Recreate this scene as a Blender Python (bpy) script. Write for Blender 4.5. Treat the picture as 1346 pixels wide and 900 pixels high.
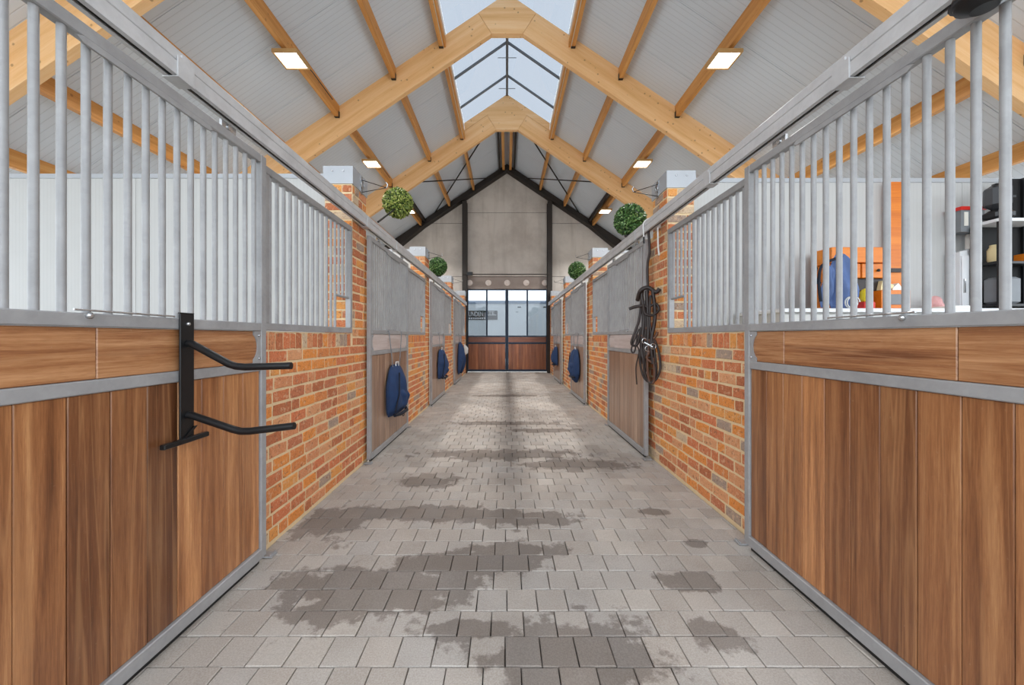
import bpy, math, random
from mathutils import Vector, Matrix

random.seed(7)
R = random.Random(11)
scene = bpy.context.scene
for o in list(bpy.data.objects):
    bpy.data.objects.remove(o)
COL = scene.collection

# ------------------------------------------------------------------ camera
FPX, EYE = 490.0, 1.35
cd = bpy.data.cameras.new('camera')
cam = bpy.data.objects.new('camera', cd)
COL.objects.link(cam)
cam.location = (0, 0, EYE)
cam.rotation_euler = (math.pi / 2, 0, 0)
cd.sensor_width = 36.0
cd.sensor_fit = 'HORIZONTAL'
cd.lens = FPX / 1346 * 36
cd.shift_x = 7.0 / 1346
cd.shift_y = -7.0 / 1346
cd.clip_start = 0.05
cd.clip_end = 500
scene.camera = cam

# ------------------------------------------------------------------ sky and exposure
world = bpy.data.worlds.new('overcast_sky')
scene.world = world
world.use_nodes = True
bg = world.node_tree.nodes['Background']
bg.inputs['Color'].default_value = (0.86, 0.93, 1.0, 1)
bg.inputs['Strength'].default_value = 1.9
scene.view_settings.view_transform = 'Standard'
scene.view_settings.look = 'None'
scene.view_settings.gamma = 1.0
scene.view_settings.exposure = 0.93
scene.view_settings.use_curve_mapping = False
LAMP_WATTS = 58.0
scene.cycles.use_denoising = True
scene.cycles.max_bounces = 12
scene.cycles.diffuse_bounces = 6
scene.cycles.transparent_max_bounces = 12
scene.cycles.sample_clamp_indirect = 6.0


# ------------------------------------------------------------------ node helper
class NT:
    def __init__(s, name):
        m = bpy.data.materials.new(name)
        m.use_nodes = True
        s.m, s.nt = m, m.node_tree
        s.bsdf = s.nt.nodes['Principled BSDF']
        s.out = s.nt.nodes['Material Output']
        s._pos = None

    def n(s, t, **kw):
        x = s.nt.nodes.new(t)
        for k, v in kw.items():
            if k.startswith('i_'):
                key = k[2:]
                key = int(key) if key.isdigit() else key
                s.put(x.inputs[key], v)
            else:
                setattr(x, k, v)
        return x

    def put(s, sock, v):
        if isinstance(v, bpy.types.NodeSocket):
            s.nt.links.new(v, sock)
        elif isinstance(v, (tuple, list)):
            if sock.type == 'RGBA' and len(v) == 3:
                v = (*v, 1)
            sock.default_value = v
        else:
            sock.default_value = v

    def math(s, op, a, b=0.0, c=None, clamp=False):
        x = s.nt.nodes.new('ShaderNodeMath')
        x.operation = op
        x.use_clamp = clamp
        s.put(x.inputs[0], a)
        s.put(x.inputs[1], b)
        if c is not None:
            s.put(x.inputs[2], c)
        return x.outputs[0]

    def pos(s):
        if s._pos is None:
            s._pos = s.nt.nodes.new('ShaderNodeNewGeometry').outputs['Position']
        return s._pos

    def obj(s):
        return s.nt.nodes.new('ShaderNodeTexCoord').outputs['Object']

    def vscale(s, v, sc, off=None):
        x = s.nt.nodes.new('ShaderNodeVectorMath')
        x.operation = 'MULTIPLY'
        s.put(x.inputs[0], v)
        x.inputs[1].default_value = sc
        r = x.outputs[0]
        if off is not None:
            y = s.nt.nodes.new('ShaderNodeVectorMath')
            y.operation = 'ADD'
            s.nt.links.new(r, y.inputs[0])
            s.put(y.inputs[1], off)
            r = y.outputs[0]
        return r

    def noise(s, v, scale=1.0, detail=3.0, rough=0.55, dist=0.0):
        x = s.nt.nodes.new('ShaderNodeTexNoise')
        s.put(x.inputs['Vector'], v)
        x.inputs['Scale'].default_value = scale
        x.inputs['Detail'].default_value = detail
        x.inputs['Roughness'].default_value = rough
        x.inputs['Distortion'].default_value = dist
        return x.outputs['Fac']

    def ramp(s, f, stops, mode='LINEAR'):
        x = s.nt.nodes.new('ShaderNodeValToRGB')
        s.put(x.inputs[0], f)
        cr = x.color_ramp
        cr.interpolation = mode
        while len(cr.elements) < len(stops):
            cr.elements.new(0.5)
        for e, (p, c) in zip(cr.elements, stops):
            e.position = p
            e.color = (*c, 1) if len(c) == 3 else c
        return x.outputs['Color']

    def mix(s, f, a, b, mode='MIX'):
        x = s.nt.nodes.new('ShaderNodeMix')
        x.data_type = 'RGBA'
        x.blend_type = mode
        s.put(x.inputs[0], f)
        s.put(x.inputs[6], a)
        s.put(x.inputs[7], b)
        return x.outputs[2]

    def step(s, f, lo, hi):
        x = s.nt.nodes.new('ShaderNodeMapRange')
        s.put(x.inputs[0], f)
        x.inputs[1].default_value = lo
        x.inputs[2].default_value = hi
        return x.outputs[0]

    def rnd(s, island=False):
        if island:
            return s.nt.nodes.new('ShaderNodeNewGeometry').outputs['Random Per Island']
        return s.nt.nodes.new('ShaderNodeObjectInfo').outputs['Random']

    def bump(s, h, strength=0.3, dist=0.01):
        x = s.nt.nodes.new('ShaderNodeBump')
        x.inputs['Strength'].default_value = strength
        x.inputs['Distance'].default_value = dist
        s.put(x.inputs['Height'], h)
        s.nt.links.new(x.outputs[0], s.bsdf.inputs['Normal'])

    def set(s, color=None, rough=0.5, metal=0.0, spec=None):
        if color is not None:
            s.put(s.bsdf.inputs['Base Color'], color)
        s.put(s.bsdf.inputs['Roughness'], rough)
        s.put(s.bsdf.inputs['Metallic'], metal)
        if spec is not None:
            s.bsdf.inputs['Specular IOR Level'].default_value = spec
        return s.m


def srgb(r, g, b):
    def f(c):
        c /= 255
        return c / 12.92 if c <= 0.04045 else ((c + 0.055) / 1.055) ** 2.4
    return (f(r), f(g), f(b))


def plain(name, rgb, rough=0.5, metal=0.0, var=0.08, scale=14):
    t = NT(name)
    c = srgb(*rgb)
    n = t.noise(t.pos(), scale, 3)
    col = t.mix(n, tuple(x * (1 - var) for x in c), tuple(min(1, x * (1 + var)) for x in c))
    return t.set(col, rough, metal)


def mat_galvanised(name='galvanised_steel', lift=0):
    t = NT(name)
    v = t.nt.nodes.new('ShaderNodeTexVoronoi')
    t.put(v.inputs['Vector'], t.pos())
    v.inputs['Scale'].default_value = 60
    n = t.noise(t.pos(), 7, 4)
    f = t.mix(0.12, n, v.outputs['Color'])
    col = t.ramp(f, [(p, srgb(c + lift, c + lift, c + lift + 1)) for p, c in ((0.25, 143), (0.5, 155), (0.75, 167))])
    return t.set(col, 0.48, 0.12)


def mat_wood(name, axis, pal, fine=1.0, rough=0.42, knots=False, space='pos', vary=1.0):
    """axis: the direction the grain runs ('x', 'y' or 'z')"""
    t = NT(name)
    rnd = t.rnd()
    base = t.pos() if space == 'pos' else t.obj()
    off = t.n('ShaderNodeCombineXYZ', i_0=t.math('MULTIPLY', rnd, 37.0), i_1=t.math('MULTIPLY', rnd, 71.0), i_2=t.math('MULTIPLY', rnd, 53.0)).outputs[0]
    k = {'x': (0.9, 22, 22), 'y': (22, 0.9, 22), 'z': (22, 22, 0.9)}[axis]
    v = t.vscale(base, tuple(a * fine for a in k), off)
    broad = t.noise(v, 0.8, 3, 0.5, 0.6)
    fineg = t.noise(t.vscale(v, (1, 1, 1)), 7.0, 5, 0.72, 0.2)
    g = t.math('ADD', t.math('MULTIPLY', broad, 0.62), t.math('MULTIPLY', fineg, 0.38))
    col = t.ramp(g, [(0.33, pal[0]), (0.47, pal[1]), (0.57, pal[2]), (0.69, pal[3])])
    tone = t.ramp(rnd, [(0.0, (0.46, 0.42, 0.42)), (0.16, (0.98, 0.95, 0.92)), (0.30, (0.66, 0.62, 0.62)), (0.44, (1.25, 1.24, 1.2)), (0.58, (0.85, 0.82, 0.8)), (0.72, (1.72, 1.82, 1.8)), (0.86, (1.05, 1.0, 0.95)), (1.0, (0.7, 0.66, 0.66))])
    if not knots:
        col = t.mix(vary, col, tone, 'MULTIPLY')
        col = t.mix(t.math('MULTIPLY', t.step(t.noise(base, 55, 3), 0.68, 0.8), 0.25), col, srgb(190, 165, 135))
    else:
        vo = t.nt.nodes.new('ShaderNodeTexVoronoi')
        t.put(vo.inputs['Vector'], base)
        vo.inputs['Scale'].default_value = 7.0
        d = t.step(vo.outputs['Distance'], 0.14, 0.08)
        col = t.mix(t.math('MULTIPLY', d, 0.55), col, srgb(110, 70, 38))
    fibre = t.noise(t.vscale(v, (9, 9, 9) if axis else (1, 1, 1)), 3.0, 2, 0.5)
    if not knots:
        col = t.mix(t.math('MULTIPLY', t.step(fibre, 0.52, 0.72), 0.30), col, pal[0])
        pale = t.noise(t.vscale(v, (0.5, 0.5, 0.35)), 1.0, 2, 0.5, 1.2)
        col = t.mix(t.math('MULTIPLY', t.step(t.math('ABSOLUTE', t.math('SUBTRACT', pale, 0.5)), 0.035, 0.0), 0.30), col, pal[3])
        t.bsdf.inputs['Coat Weight'].default_value = 0.35
        t.bsdf.inputs['Coat Roughness'].default_value = 0.22
    t.bump(fineg, 0.12, 0.004)
    return t.set(col, rough)


def mat_brick(island):
    t = NT('old_brick_row' if island else 'old_brick')
    rnd = t.rnd(island)
    col = t.ramp(rnd, [(0.0, srgb(208, 118, 46)), (0.12, srgb(196, 102, 54)), (0.24, srgb(224, 132, 34)), (0.34, srgb(206, 130, 84)),
                       (0.45, srgb(172, 84, 38)), (0.55, srgb(214, 148, 100)), (0.65, srgb(150, 136, 126)), (0.71, srgb(204, 104, 56)),
                       (0.80, srgb(222, 146, 60)), (0.89, srgb(200, 180, 152)), (0.94, srgb(184, 98, 60))], 'CONSTANT')
    off = t.n('ShaderNodeCombineXYZ', i_0=t.math('MULTIPLY', rnd, 91.0), i_1=t.math('MULTIPLY', rnd, 43.0), i_2=0.0).outputs[0]
    v = t.vscale(t.pos(), (1, 1, 1), off)
    n1 = t.noise(v, 26, 4, 0.6)
    col = t.mix(t.math('MULTIPLY', t.step(n1, 0.56, 0.64), 0.5), col, srgb(222, 186, 150))
    n2 = t.noise(v, 34, 4, 0.7, 0.4)
    col = t.mix(t.math('MULTIPLY', t.step(n2, 0.58, 0.64), 0.8), col, srgb(112, 56, 28))
    n3 = t.noise(v, 90, 2)
    col = t.mix(0.22, col, t.ramp(n3, [(0.3, (0.25, 0.14, 0.08)), (0.7, (0.9, 0.55, 0.32))]))
    t.bump(t.math('ADD', n1, t.math('MULTIPLY', n2, -0.8)), 0.8, 0.008)
    return t.set(col, 0.85)


def mat_paver(island):
    t = NT('concrete_paver_row' if island else 'concrete_paver')
    rnd = t.rnd(island)
    base = t.ramp(rnd, [(0.0, srgb(172, 164, 156)), (0.35, srgb(185, 176, 167)), (0.7, srgb(178, 172, 166)), (1.0, srgb(194, 186, 177))])
    g = t.noise(t.pos(), 160, 2)
    base = t.mix(0.16, base, t.ramp(g, [(0.35, (0.12, 0.11, 0.10)), (0.65, (0.7, 0.68, 0.65))]))
    cl = t.noise(t.pos(), 2.2, 4)
    base = t.mix(t.step(cl, 0.35, 0.75), base, t.mix(1.0, base, (0.80, 0.78, 0.76), 'MULTIPLY'))
    # damp patches: (x, y, half width, half length) on the floor in metres
    blobs = [(-0.72, 2.02, 0.46, 0.19), (-0.30, 2.22, 0.40, 0.12), (-1.28, 2.75, 0.22, 0.22), (-0.60, 2.85, 0.70, 0.13), (0.15, 2.78, 0.34, 0.10),
             (0.28, 1.55, 0.36, 0.22), (0.02, 2.35, 0.30, 0.10), (-0.10, 4.30, 0.85, 0.17), (0.75, 3.95, 0.55, 0.16), (0.0, 5.85, 0.75, 0.12), (0.55, 5.4, 0.5, 0.10),
             (1.12, 2.88, 0.11, 0.06), (1.00, 2.05, 0.13, 0.08), (0.95, 1.70, 0.12, 0.07), (-0.85, 1.86, 0.20, 0.10), (-0.15, 1.72, 0.22, 0.06), (0.0, 8.6, 0.8, 0.14), (-0.75, 3.5, 0.30, 0.14), (1.25, 2.45, 0.07, 0.05)]
    sep = t.n('ShaderNodeSeparateXYZ', i_0=t.pos())
    X, Y = sep.outputs[0], sep.outputs[1]
    acc = None
    for bx, by, hw, hl in blobs:
        dx = t.math('MULTIPLY', t.math('SUBTRACT', X, bx), 1 / hw)
        dy = t.math('MULTIPLY', t.math('SUBTRACT', Y, by), 1 / hl)
        d = t.math('ADD', t.math('MULTIPLY', dx, dx), t.math('MULTIPLY', dy, dy))
        e = t.math('DIVIDE', 1.0, t.math('ADD', d, 1.0))
        acc = e if acc is None else t.math('MAXIMUM', acc, e)
    edge = t.math('ADD', t.math('MULTIPLY', t.noise(t.pos(), 6.0, 5, 0.68), 1.15), t.math('MULTIPLY', rnd, 0.22))
    wet = t.step(t.math('ADD', acc, edge), 1.10, 1.20)
    col = t.mix(t.math('MULTIPLY', wet, 0.85), base, t.mix(1.0, base, (0.50, 0.47, 0.455), 'MULTIPLY'))
    t.bump(g, 0.25, 0.003)
    return t.set(col, 0.9, 0.0, 0.08)


def mat_deck():
    t = NT('white_ribbed_roof_panel')
    sep = t.n('ShaderNodeSeparateXYZ', i_0=t.pos())
    fr = t.math('FRACT', t.math('MULTIPLY', sep.outputs[1], 12.0))
    groove = t.step(t.math('ABSOLUTE', t.math('SUBTRACT', fr, 0.5)), 0.02, 0.075)
    n = t.noise(t.pos(), 1.1, 3)
    c = t.mix(n, srgb(202, 211, 221), srgb(214, 222, 232))
    col = t.mix(groove, t.mix(1.0, c, (0.84, 0.84, 0.84), 'MULTIPLY'), c)
    t.bump(groove, 0.35, 0.004)
    return t.set(col, 0.55)


def mat_partition():
    t = NT('pale_grey_partition_panel')
    sep = t.n('ShaderNodeSeparateXYZ', i_0=t.pos())
    fr = t.math('FRACT', t.math('MULTIPLY', sep.outputs[0], 28.0))
    groove = t.step(t.math('ABSOLUTE', t.math('SUBTRACT', fr, 0.5)), 0.02, 0.12)
    c = t.mix(t.noise(t.pos(), 1.7, 3), srgb(180, 180, 178), srgb(192, 192, 190))
    col = t.mix(groove, t.mix(1.0, c, (0.93, 0.93, 0.93), 'MULTIPLY'), c)
    t.bump(groove, 0.2, 0.002)
    return t.set(col, 0.6)


def mat_concrete(name='gable_concrete', a=(186, 178, 170), b=(212, 205, 197)):
    t = NT(name)
    n = t.noise(t.pos(), 0.9, 6, 0.65)
    col = t.ramp(n, [(0.32, srgb(*a)), (0.6, srgb(*b))])
    st = t.noise(t.vscale(t.pos(), (5, 5, 0.5)), 1.0, 4)
    col = t.mix(t.math('MULTIPLY', t.step(st, 0.5, 0.75), 0.35), col, srgb(156, 146, 135))
    return t.set(col, 0.85)


def mat_glass(name, tint, spec=0.06):
    t = NT(name)
    tr = t.n('ShaderNodeBsdfTransparent', i_0=(*tint, 1))
    gl = t.n('ShaderNodeBsdfGlossy', i_0=(1, 1, 1, 1), i_1=0.03)
    mx = t.n('ShaderNodeMixShader', i_0=spec, i_1=tr.outputs[0], i_2=gl.outputs[0])
    t.nt.links.new(mx.outputs[0], t.out.inputs[0])
    return t.m


def mat_lamp():
    t = NT('lamp_diffuser')
    t.set((0.9, 0.9, 0.88), 0.5)
    t.bsdf.inputs['Emission Color'].default_value = (1.0, 0.93, 0.80, 1)
    t.bsdf.inputs['Emission Strength'].default_value = 5.0
    return t.m


def mat_leaf(name, cs):
    t = NT(name)
    r = t.rnd(True)
    col = t.ramp(r, [(q, srgb(*c)) for q, c in zip((0.0, 0.45, 0.8, 1.0), cs)])
    return t.set(col, 0.5)


def mat_cloth(name, a, b, rough=0.8):
    t = NT(name)
    n = t.noise(t.pos(), 12, 4)
    col = t.mix(n, srgb(*a), srgb(*b))
    w = t.noise(t.pos(), 260, 1)
    t.bump(w, 0.2, 0.002)
    return t.set(col, rough)


HARD = [srgb(96, 58, 34), srgb(138, 89, 55), srgb(164, 112, 72), srgb(194, 144, 98)]
PALE = [srgb(112, 68, 42), srgb(150, 100, 64), srgb(176, 126, 86), srgb(200, 152, 110)]
GLU = [srgb(224, 170, 108), srgb(236, 186, 128), srgb(242, 196, 142), srgb(247, 208, 160)]
M = {
    'steel': mat_galvanised(), 'tracksteel': mat_galvanised('bright_galvanised_track', 40),
    'plank_v': mat_wood('hardwood_plank', 'z', HARD, rough=0.30),
    'plank_h': mat_wood('hardwood_board', 'y', PALE, rough=0.26, vary=0.35),
    'board_pale': mat_wood('pale_bleached_board', 'y', [srgb(176, 158, 150), srgb(196, 182, 176), srgb(208, 196, 192), srgb(220, 210, 206)], rough=0.3, vary=0.1),  # paler upper boards for the doors beyond the nearest pair
    'plank_grey': mat_wood('weathered_plank', 'z', [srgb(112, 84, 66), srgb(144, 114, 94), srgb(164, 134, 112), srgb(184, 156, 134)], rough=0.32, vary=0.35),  # greyer lower planks for the doors beyond the nearest pair
    'gate_wood': mat_wood('gate_board', 'z', [srgb(112, 60, 34), srgb(140, 80, 46), srgb(156, 94, 56), srgb(172, 112, 70)], vary=0.45),
    'gate_wood_h': mat_wood('gate_rail_board', 'x', [srgb(104, 56, 36), srgb(124, 70, 46), srgb(138, 82, 56), srgb(150, 96, 66)], vary=0.3),
    'glulam': mat_wood('glued_timber', 'x', GLU, 0.5, 0.55, True, 'obj'),
    'purlin': mat_wood('purlin_timber', 'y', [srgb(184, 122, 58), srgb(204, 144, 76), srgb(216, 158, 90), srgb(226, 176, 112)], 0.6, 0.55, True),
    'brick': mat_brick(False), 'brickrow': mat_brick(True),
    'mortar': plain('lime_mortar', (222, 198, 158), 0.9, 0, 0.12, 40),
    'paver': mat_paver(False), 'paverrow': mat_paver(True),
    'joint': plain('sandy_joint', (92, 84, 76), 0.95, 0, 0.2, 60),
    'deck': mat_deck(), 'partition': mat_partition(),
    'concrete': mat_concrete(), 'lintel': mat_concrete('lintel_concrete', (152, 138, 130), (170, 157, 149)),
    'darksteel': plain('dark_brown_steel', (48, 42, 38), 0.55, 0.2),
    'gateframe': plain('dark_blue_grey_steel', (36, 52, 72), 0.5, 0.1),
    'black': plain('black_steel', (26, 27, 29), 0.35, 0.2, 0.15, 30),
    'rubber': plain('black_rubber', (24, 24, 24), 0.7), 'jet': plain('matt_black_sheet', (11, 11, 12), 0.8),
    'cap': plain('zinc_sheet', (178, 182, 187), 0.45, 0.3, 0.06, 5),
    'bar': plain('grey_glazing_bar', (104, 110, 116), 0.5),
    'skyglass': mat_glass('skylight_glazing', (0.435, 0.45, 0.47), 0.03),
    'gateglass': mat_glass('gate_glazing', (0.595, 0.62, 0.645), 0.04),
    'lampface': mat_lamp(),
    'lampbody': plain('tan_lamp_housing', (188, 150, 98), 0.5),
    'leaf': mat_leaf('boxwood_leaf', ((34, 66, 24), (58, 100, 42), (92, 132, 66), (150, 176, 116))),
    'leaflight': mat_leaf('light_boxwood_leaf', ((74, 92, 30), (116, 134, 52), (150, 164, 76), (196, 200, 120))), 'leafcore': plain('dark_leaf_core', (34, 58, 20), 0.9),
    'blue': mat_cloth('navy_blue_cloth', (16, 40, 78), (30, 62, 106)),
    'bluedark': mat_cloth('dark_navy_trim', (12, 17, 30), (20, 28, 46)),
    'bluepale': mat_cloth('dusty_blue_cloth', (78, 100, 146), (104, 126, 172)),
    'leather': plain('dark_leather', (38, 26, 22), 0.45, 0, 0.25, 50),
    'browntan': plain('brown_leather', (92, 60, 42), 0.5, 0, 0.2, 50),
    'rope': plain('white_rope', (220, 220, 218), 0.8),
    'white': plain('white_enamel', (222, 224, 226), 0.4, 0, 0.03),
    'paper': plain('white_paper', (236, 234, 228), 0.8, 0, 0.03),
    'red': plain('red_plastic', (206, 40, 30), 0.4),
    'yellow': plain('yellow_plastic', (226, 196, 40), 0.4),
    'cream': plain('cream_card', (232, 214, 164), 0.7),
    'orangewood': mat_wood('orange_pine', 'x', [srgb(196, 100, 18), srgb(214, 116, 26), srgb(224, 128, 32), srgb(234, 142, 48)], 0.6, 0.4, True, 'obj'),
    'grey': plain('mid_grey_plastic', (120, 124, 128), 0.5),
    'darkgrey': plain('charcoal_plastic', (46, 48, 52), 0.5),
    'pink': plain('pale_pink_cloth', (222, 170, 168), 0.8),
    'trailer': plain('white_trailer_skin', (212, 220, 224), 0.5, 0, 0.03, 0.6),
    'trailertrim': plain('blue_grey_trim', (120, 140, 164), 0.4),
    'outside': plain('outdoor_concrete', (186, 184, 178), 0.9, 0, 0.08, 1.5),
    'outerwall': plain('grey_outer_wall', (196, 196, 194), 0.8),
    'slab': plain('stall_floor_slab', (150, 142, 130), 0.95, 0, 0.15, 4),
    'kerb': plain('skylight_kerb_white', (226, 222, 212), 0.5, 0, 0.03),
    'plaque': plain('pale_plaque', (244, 232, 224), 0.6, 0, 0.06, 30),
    'chrome': plain('bright_steel', (196, 198, 200), 0.25, 0.9),
}


# ------------------------------------------------------------------ mesh helper
class MB:
    def __init__(s):
        s.v, s.f, s.sm = [], [], []

    def add(s, vs, fs, smooth=False):
        k = len(s.v)
        s.v += [tuple(p) for p in vs]
        s.f += [tuple(i + k for i in f) for f in fs]
        s.sm += [smooth] * len(fs)
        return s

    def box(s, x0, x1, y0, y1, z0, z1):
        x0, x1 = min(x0, x1), max(x0, x1)
        y0, y1 = min(y0, y1), max(y0, y1)
        z0, z1 = min(z0, z1), max(z0, z1)
        return s.add([(x0, y0, z0), (x1, y0, z0), (x1, y1, z0), (x0, y1, z0), (x0, y0, z1), (x1, y0, z1), (x1, y1, z1), (x0, y1, z1)],
                     [(3, 2, 1, 0), (4, 5, 6, 7), (0, 1, 5, 4), (1, 2, 6, 5), (2, 3, 7, 6), (3, 0, 4, 7)])

    def cbox(s, x0, x1, y0, y1, z0, z1, c):
        """a box with every edge chamfered by c"""
        x0, x1 = min(x0, x1), max(x0, x1)
        y0, y1 = min(y0, y1), max(y0, y1)
        rings = [(z0, c), (z0 + c, 0), (z1 - c, 0), (z1, c)]
        vs = []
        for z, i in rings:
            a0, a1, b0, b1 = x0 + i, x1 - i, y0 + i, y1 - i
            k = c
            vs += [(a0 + k, b0, z), (a1 - k, b0, z), (a1, b0 + k, z), (a1, b1 - k, z), (a1 - k, b1, z), (a0 + k, b1, z), (a0, b1 - k, z), (a0, b0 + k, z)]
        fs = [tuple(range(7, -1, -1)), tuple(range(24, 32))]
        for r in range(3):
            for i in range(8):
                j = (i + 1) % 8
                fs.append((r * 8 + i, r * 8 + j, r * 8 + 8 + j, r * 8 + 8 + i))
        return s.add(vs, fs)

    def prism(s, poly, axis, a, b):
        """polygon swept along an axis; poly in the two other axes (x,z for 'y'; y,z for 'x'; x,y for 'z')"""
        def p(u, w, t):
            return (u, t, w) if axis == 'y' else (t, u, w) if axis == 'x' else (u, w, t)
        n = len(poly)
        vs = [p(u, w, a) for u, w in poly] + [p(u, w, b) for u, w in poly]
        fs = [tuple(range(n)), tuple(range(2 * n - 1, n - 1, -1))]
        for i in range(n):
            j = (i + 1) % n
            fs.append((i, i + n, j + n, j))
        return s.add(vs, fs)

    def tube(s, pts, r, n=10, cap=True):
        pts = [Vector(p) for p in pts]
        rs = r if isinstance(r, (list, tuple)) else [r] * len(pts)
        rings, prev = [], None
        vs = []
        for i, p in enumerate(pts):
            d = (pts[min(i + 1, len(pts) - 1)] - pts[max(i - 1, 0)])
            d = d.normalized() if d.length > 1e-9 else Vector((0, 0, 1))
            if prev is None:
                u = d.orthogonal().normalized()
            else:
                u = prev - d * prev.dot(d)
                u = u.normalized() if u.length > 1e-6 else d.orthogonal().normalized()
            prev = u
            w = d.cross(u)
            for k in range(n):
                a = 2 * math.pi * k / n
                vs.append(p + (u * math.cos(a) + w * math.sin(a)) * rs[i])
        fs = []
        for i in range(len(pts) - 1):
            for k in range(n):
                j = (k + 1) % n
                fs.append((i * n + k, i * n + j, i * n + n + j, i * n + n + k))
        s.add(vs, fs, True)
        if cap:
            m = len(pts)
            s.add(vs[:n], [tuple(range(n - 1, -1, -1))])
            s.add(vs[(m - 1) * n:], [tuple(range(n))])
        return s

    def lathe(s, prof, n=20, centre=(0, 0, 0), axis='z'):
        vs, fs = [], []
        for r, h in prof:
            for k in range(n):
                a = 2 * math.pi * k / n
                u, w = r * math.cos(a), r * math.sin(a)
                q = (u, w, h) if axis == 'z' else (u, h, w) if axis == 'y' else (h, u, w)
                vs.append(tuple(q[i] + centre[i] for i in range(3)))
        m = len(prof)
        for i in range(m - 1):
            for k in range(n):
                j = (k + 1) % n
                fs.append((i * n + k, i * n + j, i * n + n + j, i * n + n + k))
        s.add(vs, fs, True)
        s.add(vs[:n], [tuple(range(n - 1, -1, -1))])
        s.add(vs[(m - 1) * n:], [tuple(range(n))])
        return s

    def mesh(s, name, mat):
        me = bpy.data.meshes.new(name)
        me.from_pydata(s.v, [], s.f)
        me.polygons.foreach_set('use_smooth', s.sm)
        me.materials.append(mat)
        me.update()
        import bmesh
        bm = bmesh.new()
        bm.from_mesh(me)
        bmesh.ops.recalc_face_normals(bm, faces=bm.faces)
        bm.to_mesh(me)
        bm.free()
        return me

    def build(s, name, mat, parent=None, loc=(0, 0, 0), rot=(0, 0, 0), kind=None, label=None):
        return link(name, s.mesh(name, mat), parent, loc, rot, kind, label)


def link(name, me, parent=None, loc=(0, 0, 0), rot=(0, 0, 0), kind=None, label=None, scale=None):
    o = bpy.data.objects.new(name, me)
    COL.objects.link(o)
    o.parent = parent
    o.location = loc
    o.rotation_euler = rot
    if scale:
        o.scale = scale
    if kind:
        o['kind'] = kind
    if label:
        o['label'] = label
    return o


def thing(name, label, cat, loc=(0, 0, 0), rotz=0.0, group=None):
    o = link(name, None, None, loc, (0, 0, rotz))
    o.empty_display_size = 0.1
    return tag(o, label, cat, group)


def tag(o, label, cat, group=None):
    o['label'] = label
    o['category'] = cat
    if group:
        o['group'] = group
    return o


def struct(name, loc=(0, 0, 0), label=None):
    return link(name, None, None, loc, kind='structure', label=label)


KIDS = {}


def copy_tree(o, parent=None):
    c = o.copy()
    COL.objects.link(c)
    c.parent = parent
    for ch in list(o.children):
        copy_tree(ch, c)
    return c


# ------------------------------------------------------------------ layout (metres; +y runs down the aisle)
XR = 0.01                                     # roof ridge
PITCH = 3.28
ROOF_T = 0.67


def deck_z(x):
    return 7.876 - ROOF_T * abs(x - XR)


SIDE = {
    'left': dict(s=1, brick=-1.53, door=-1.462, d0=0.72, pil0=3.69, pil1=4.05, g0=2.34, g1=3.66, track=-1.437, lap=0.02),
    'right': dict(s=-1, brick=1.635, door=1.535, d0=0.86, pil0=3.79, pil1=4.16, g0=2.50, g1=3.755, track=1.505, lap=0.15),
}
DOOR_L = 1.55
FRAMES = [3.85, 7.13, 10.41]
GABLE = 14.25

# ------------------------------------------------------------------ floor and outdoor ground
g = link('ground_outside', MB().box(-30, 30, -30, 60, -0.30, -0.12).mesh('ground_outside', M['outside']), kind='structure', label='pale concrete yard outside the stable')
floor = link('floor', MB().box(-6.6, 6.6, -1.5, 14.55, -0.11, -0.07).mesh('floor', M['joint']), kind='structure', label='grey concrete paver floor of the aisle with damp patches')
for sx in (-1, 1):
    xa = 1.56 if sx < 0 else 1.66
    MB().box(sx * xa, sx * 6.55, -1.5, 14.3, -0.06, -0.005).build('stall_floor', M['slab'], floor)


def paver_mesh(mb, cx, cy, w, d, z, c=0.003):
    x0, x1, y0, y1 = cx - w / 2, cx + w / 2, cy - d / 2, cy + d / 2
    mb.add([(x0, y0, -0.06), (x1, y0, -0.06), (x1, y1, -0.06), (x0, y1, -0.06),
            (x0, y0, z - c), (x1, y0, z - c), (x1, y1, z - c), (x0, y1, z - c),
            (x0 + c, y0 + c, z), (x1 - c, y0 + c, z), (x1 - c, y1 - c, z), (x0 + c, y1 - c, z)],
           [(0, 1, 5, 4), (1, 2, 6, 5), (2, 3, 7, 6), (3, 0, 4, 7), (4, 5, 9, 8), (5, 6, 10, 9), (6, 7, 11, 10), (7, 4, 8, 11), (8, 9, 10, 11)])


PW, PD = 0.153, 0.157
unit = MB()
paver_mesh(unit, 0, 0, PW - 0.0045, PD - 0.0045, 0.0)
unit_me = unit.mesh('paver', M['paver'])
rest = MB()
n_p = 0
row = 0
y = 1.527 - 9 * PD
while y < GABLE + 0.2:
    cy = y + PD / 2
    offx = (0.5 if row % 2 else 0.0) * PW + R.uniform(-0.018, 0.018) - 0.243
    nx = 0
    x = offx - math.ceil((offx + 1.53) / PW) * PW
    while x < 1.63:
        cx = x + PW / 2
        x0, x1 = max(x, -1.53), min(x + PW, 1.63)
        zj = R.uniform(-0.0025, 0.0025)
        px = 666 + cx * FPX / cy if cy > 0.2 else -1
        inside = cy > 1.36 and -20 < px < 1366 and (x1 - x0) > 0.1
        if inside and n_p < 300 and x1 - x0 > PW - 0.01:
            link('paver', unit_me, floor, (cx, cy, zj), (R.uniform(-.008, .008), R.uniform(-.008, .008), R.uniform(-.012, .012)))
            n_p += 1
        elif x1 - x0 > 0.02:
            paver_mesh(rest, (x0 + x1) / 2, cy, x1 - x0 - 0.0045, PD - 0.0045, zj)
        x += PW
    y += PD
    row += 1
rest.build('paving', M['paverrow'], floor, kind='stuff')

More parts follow.
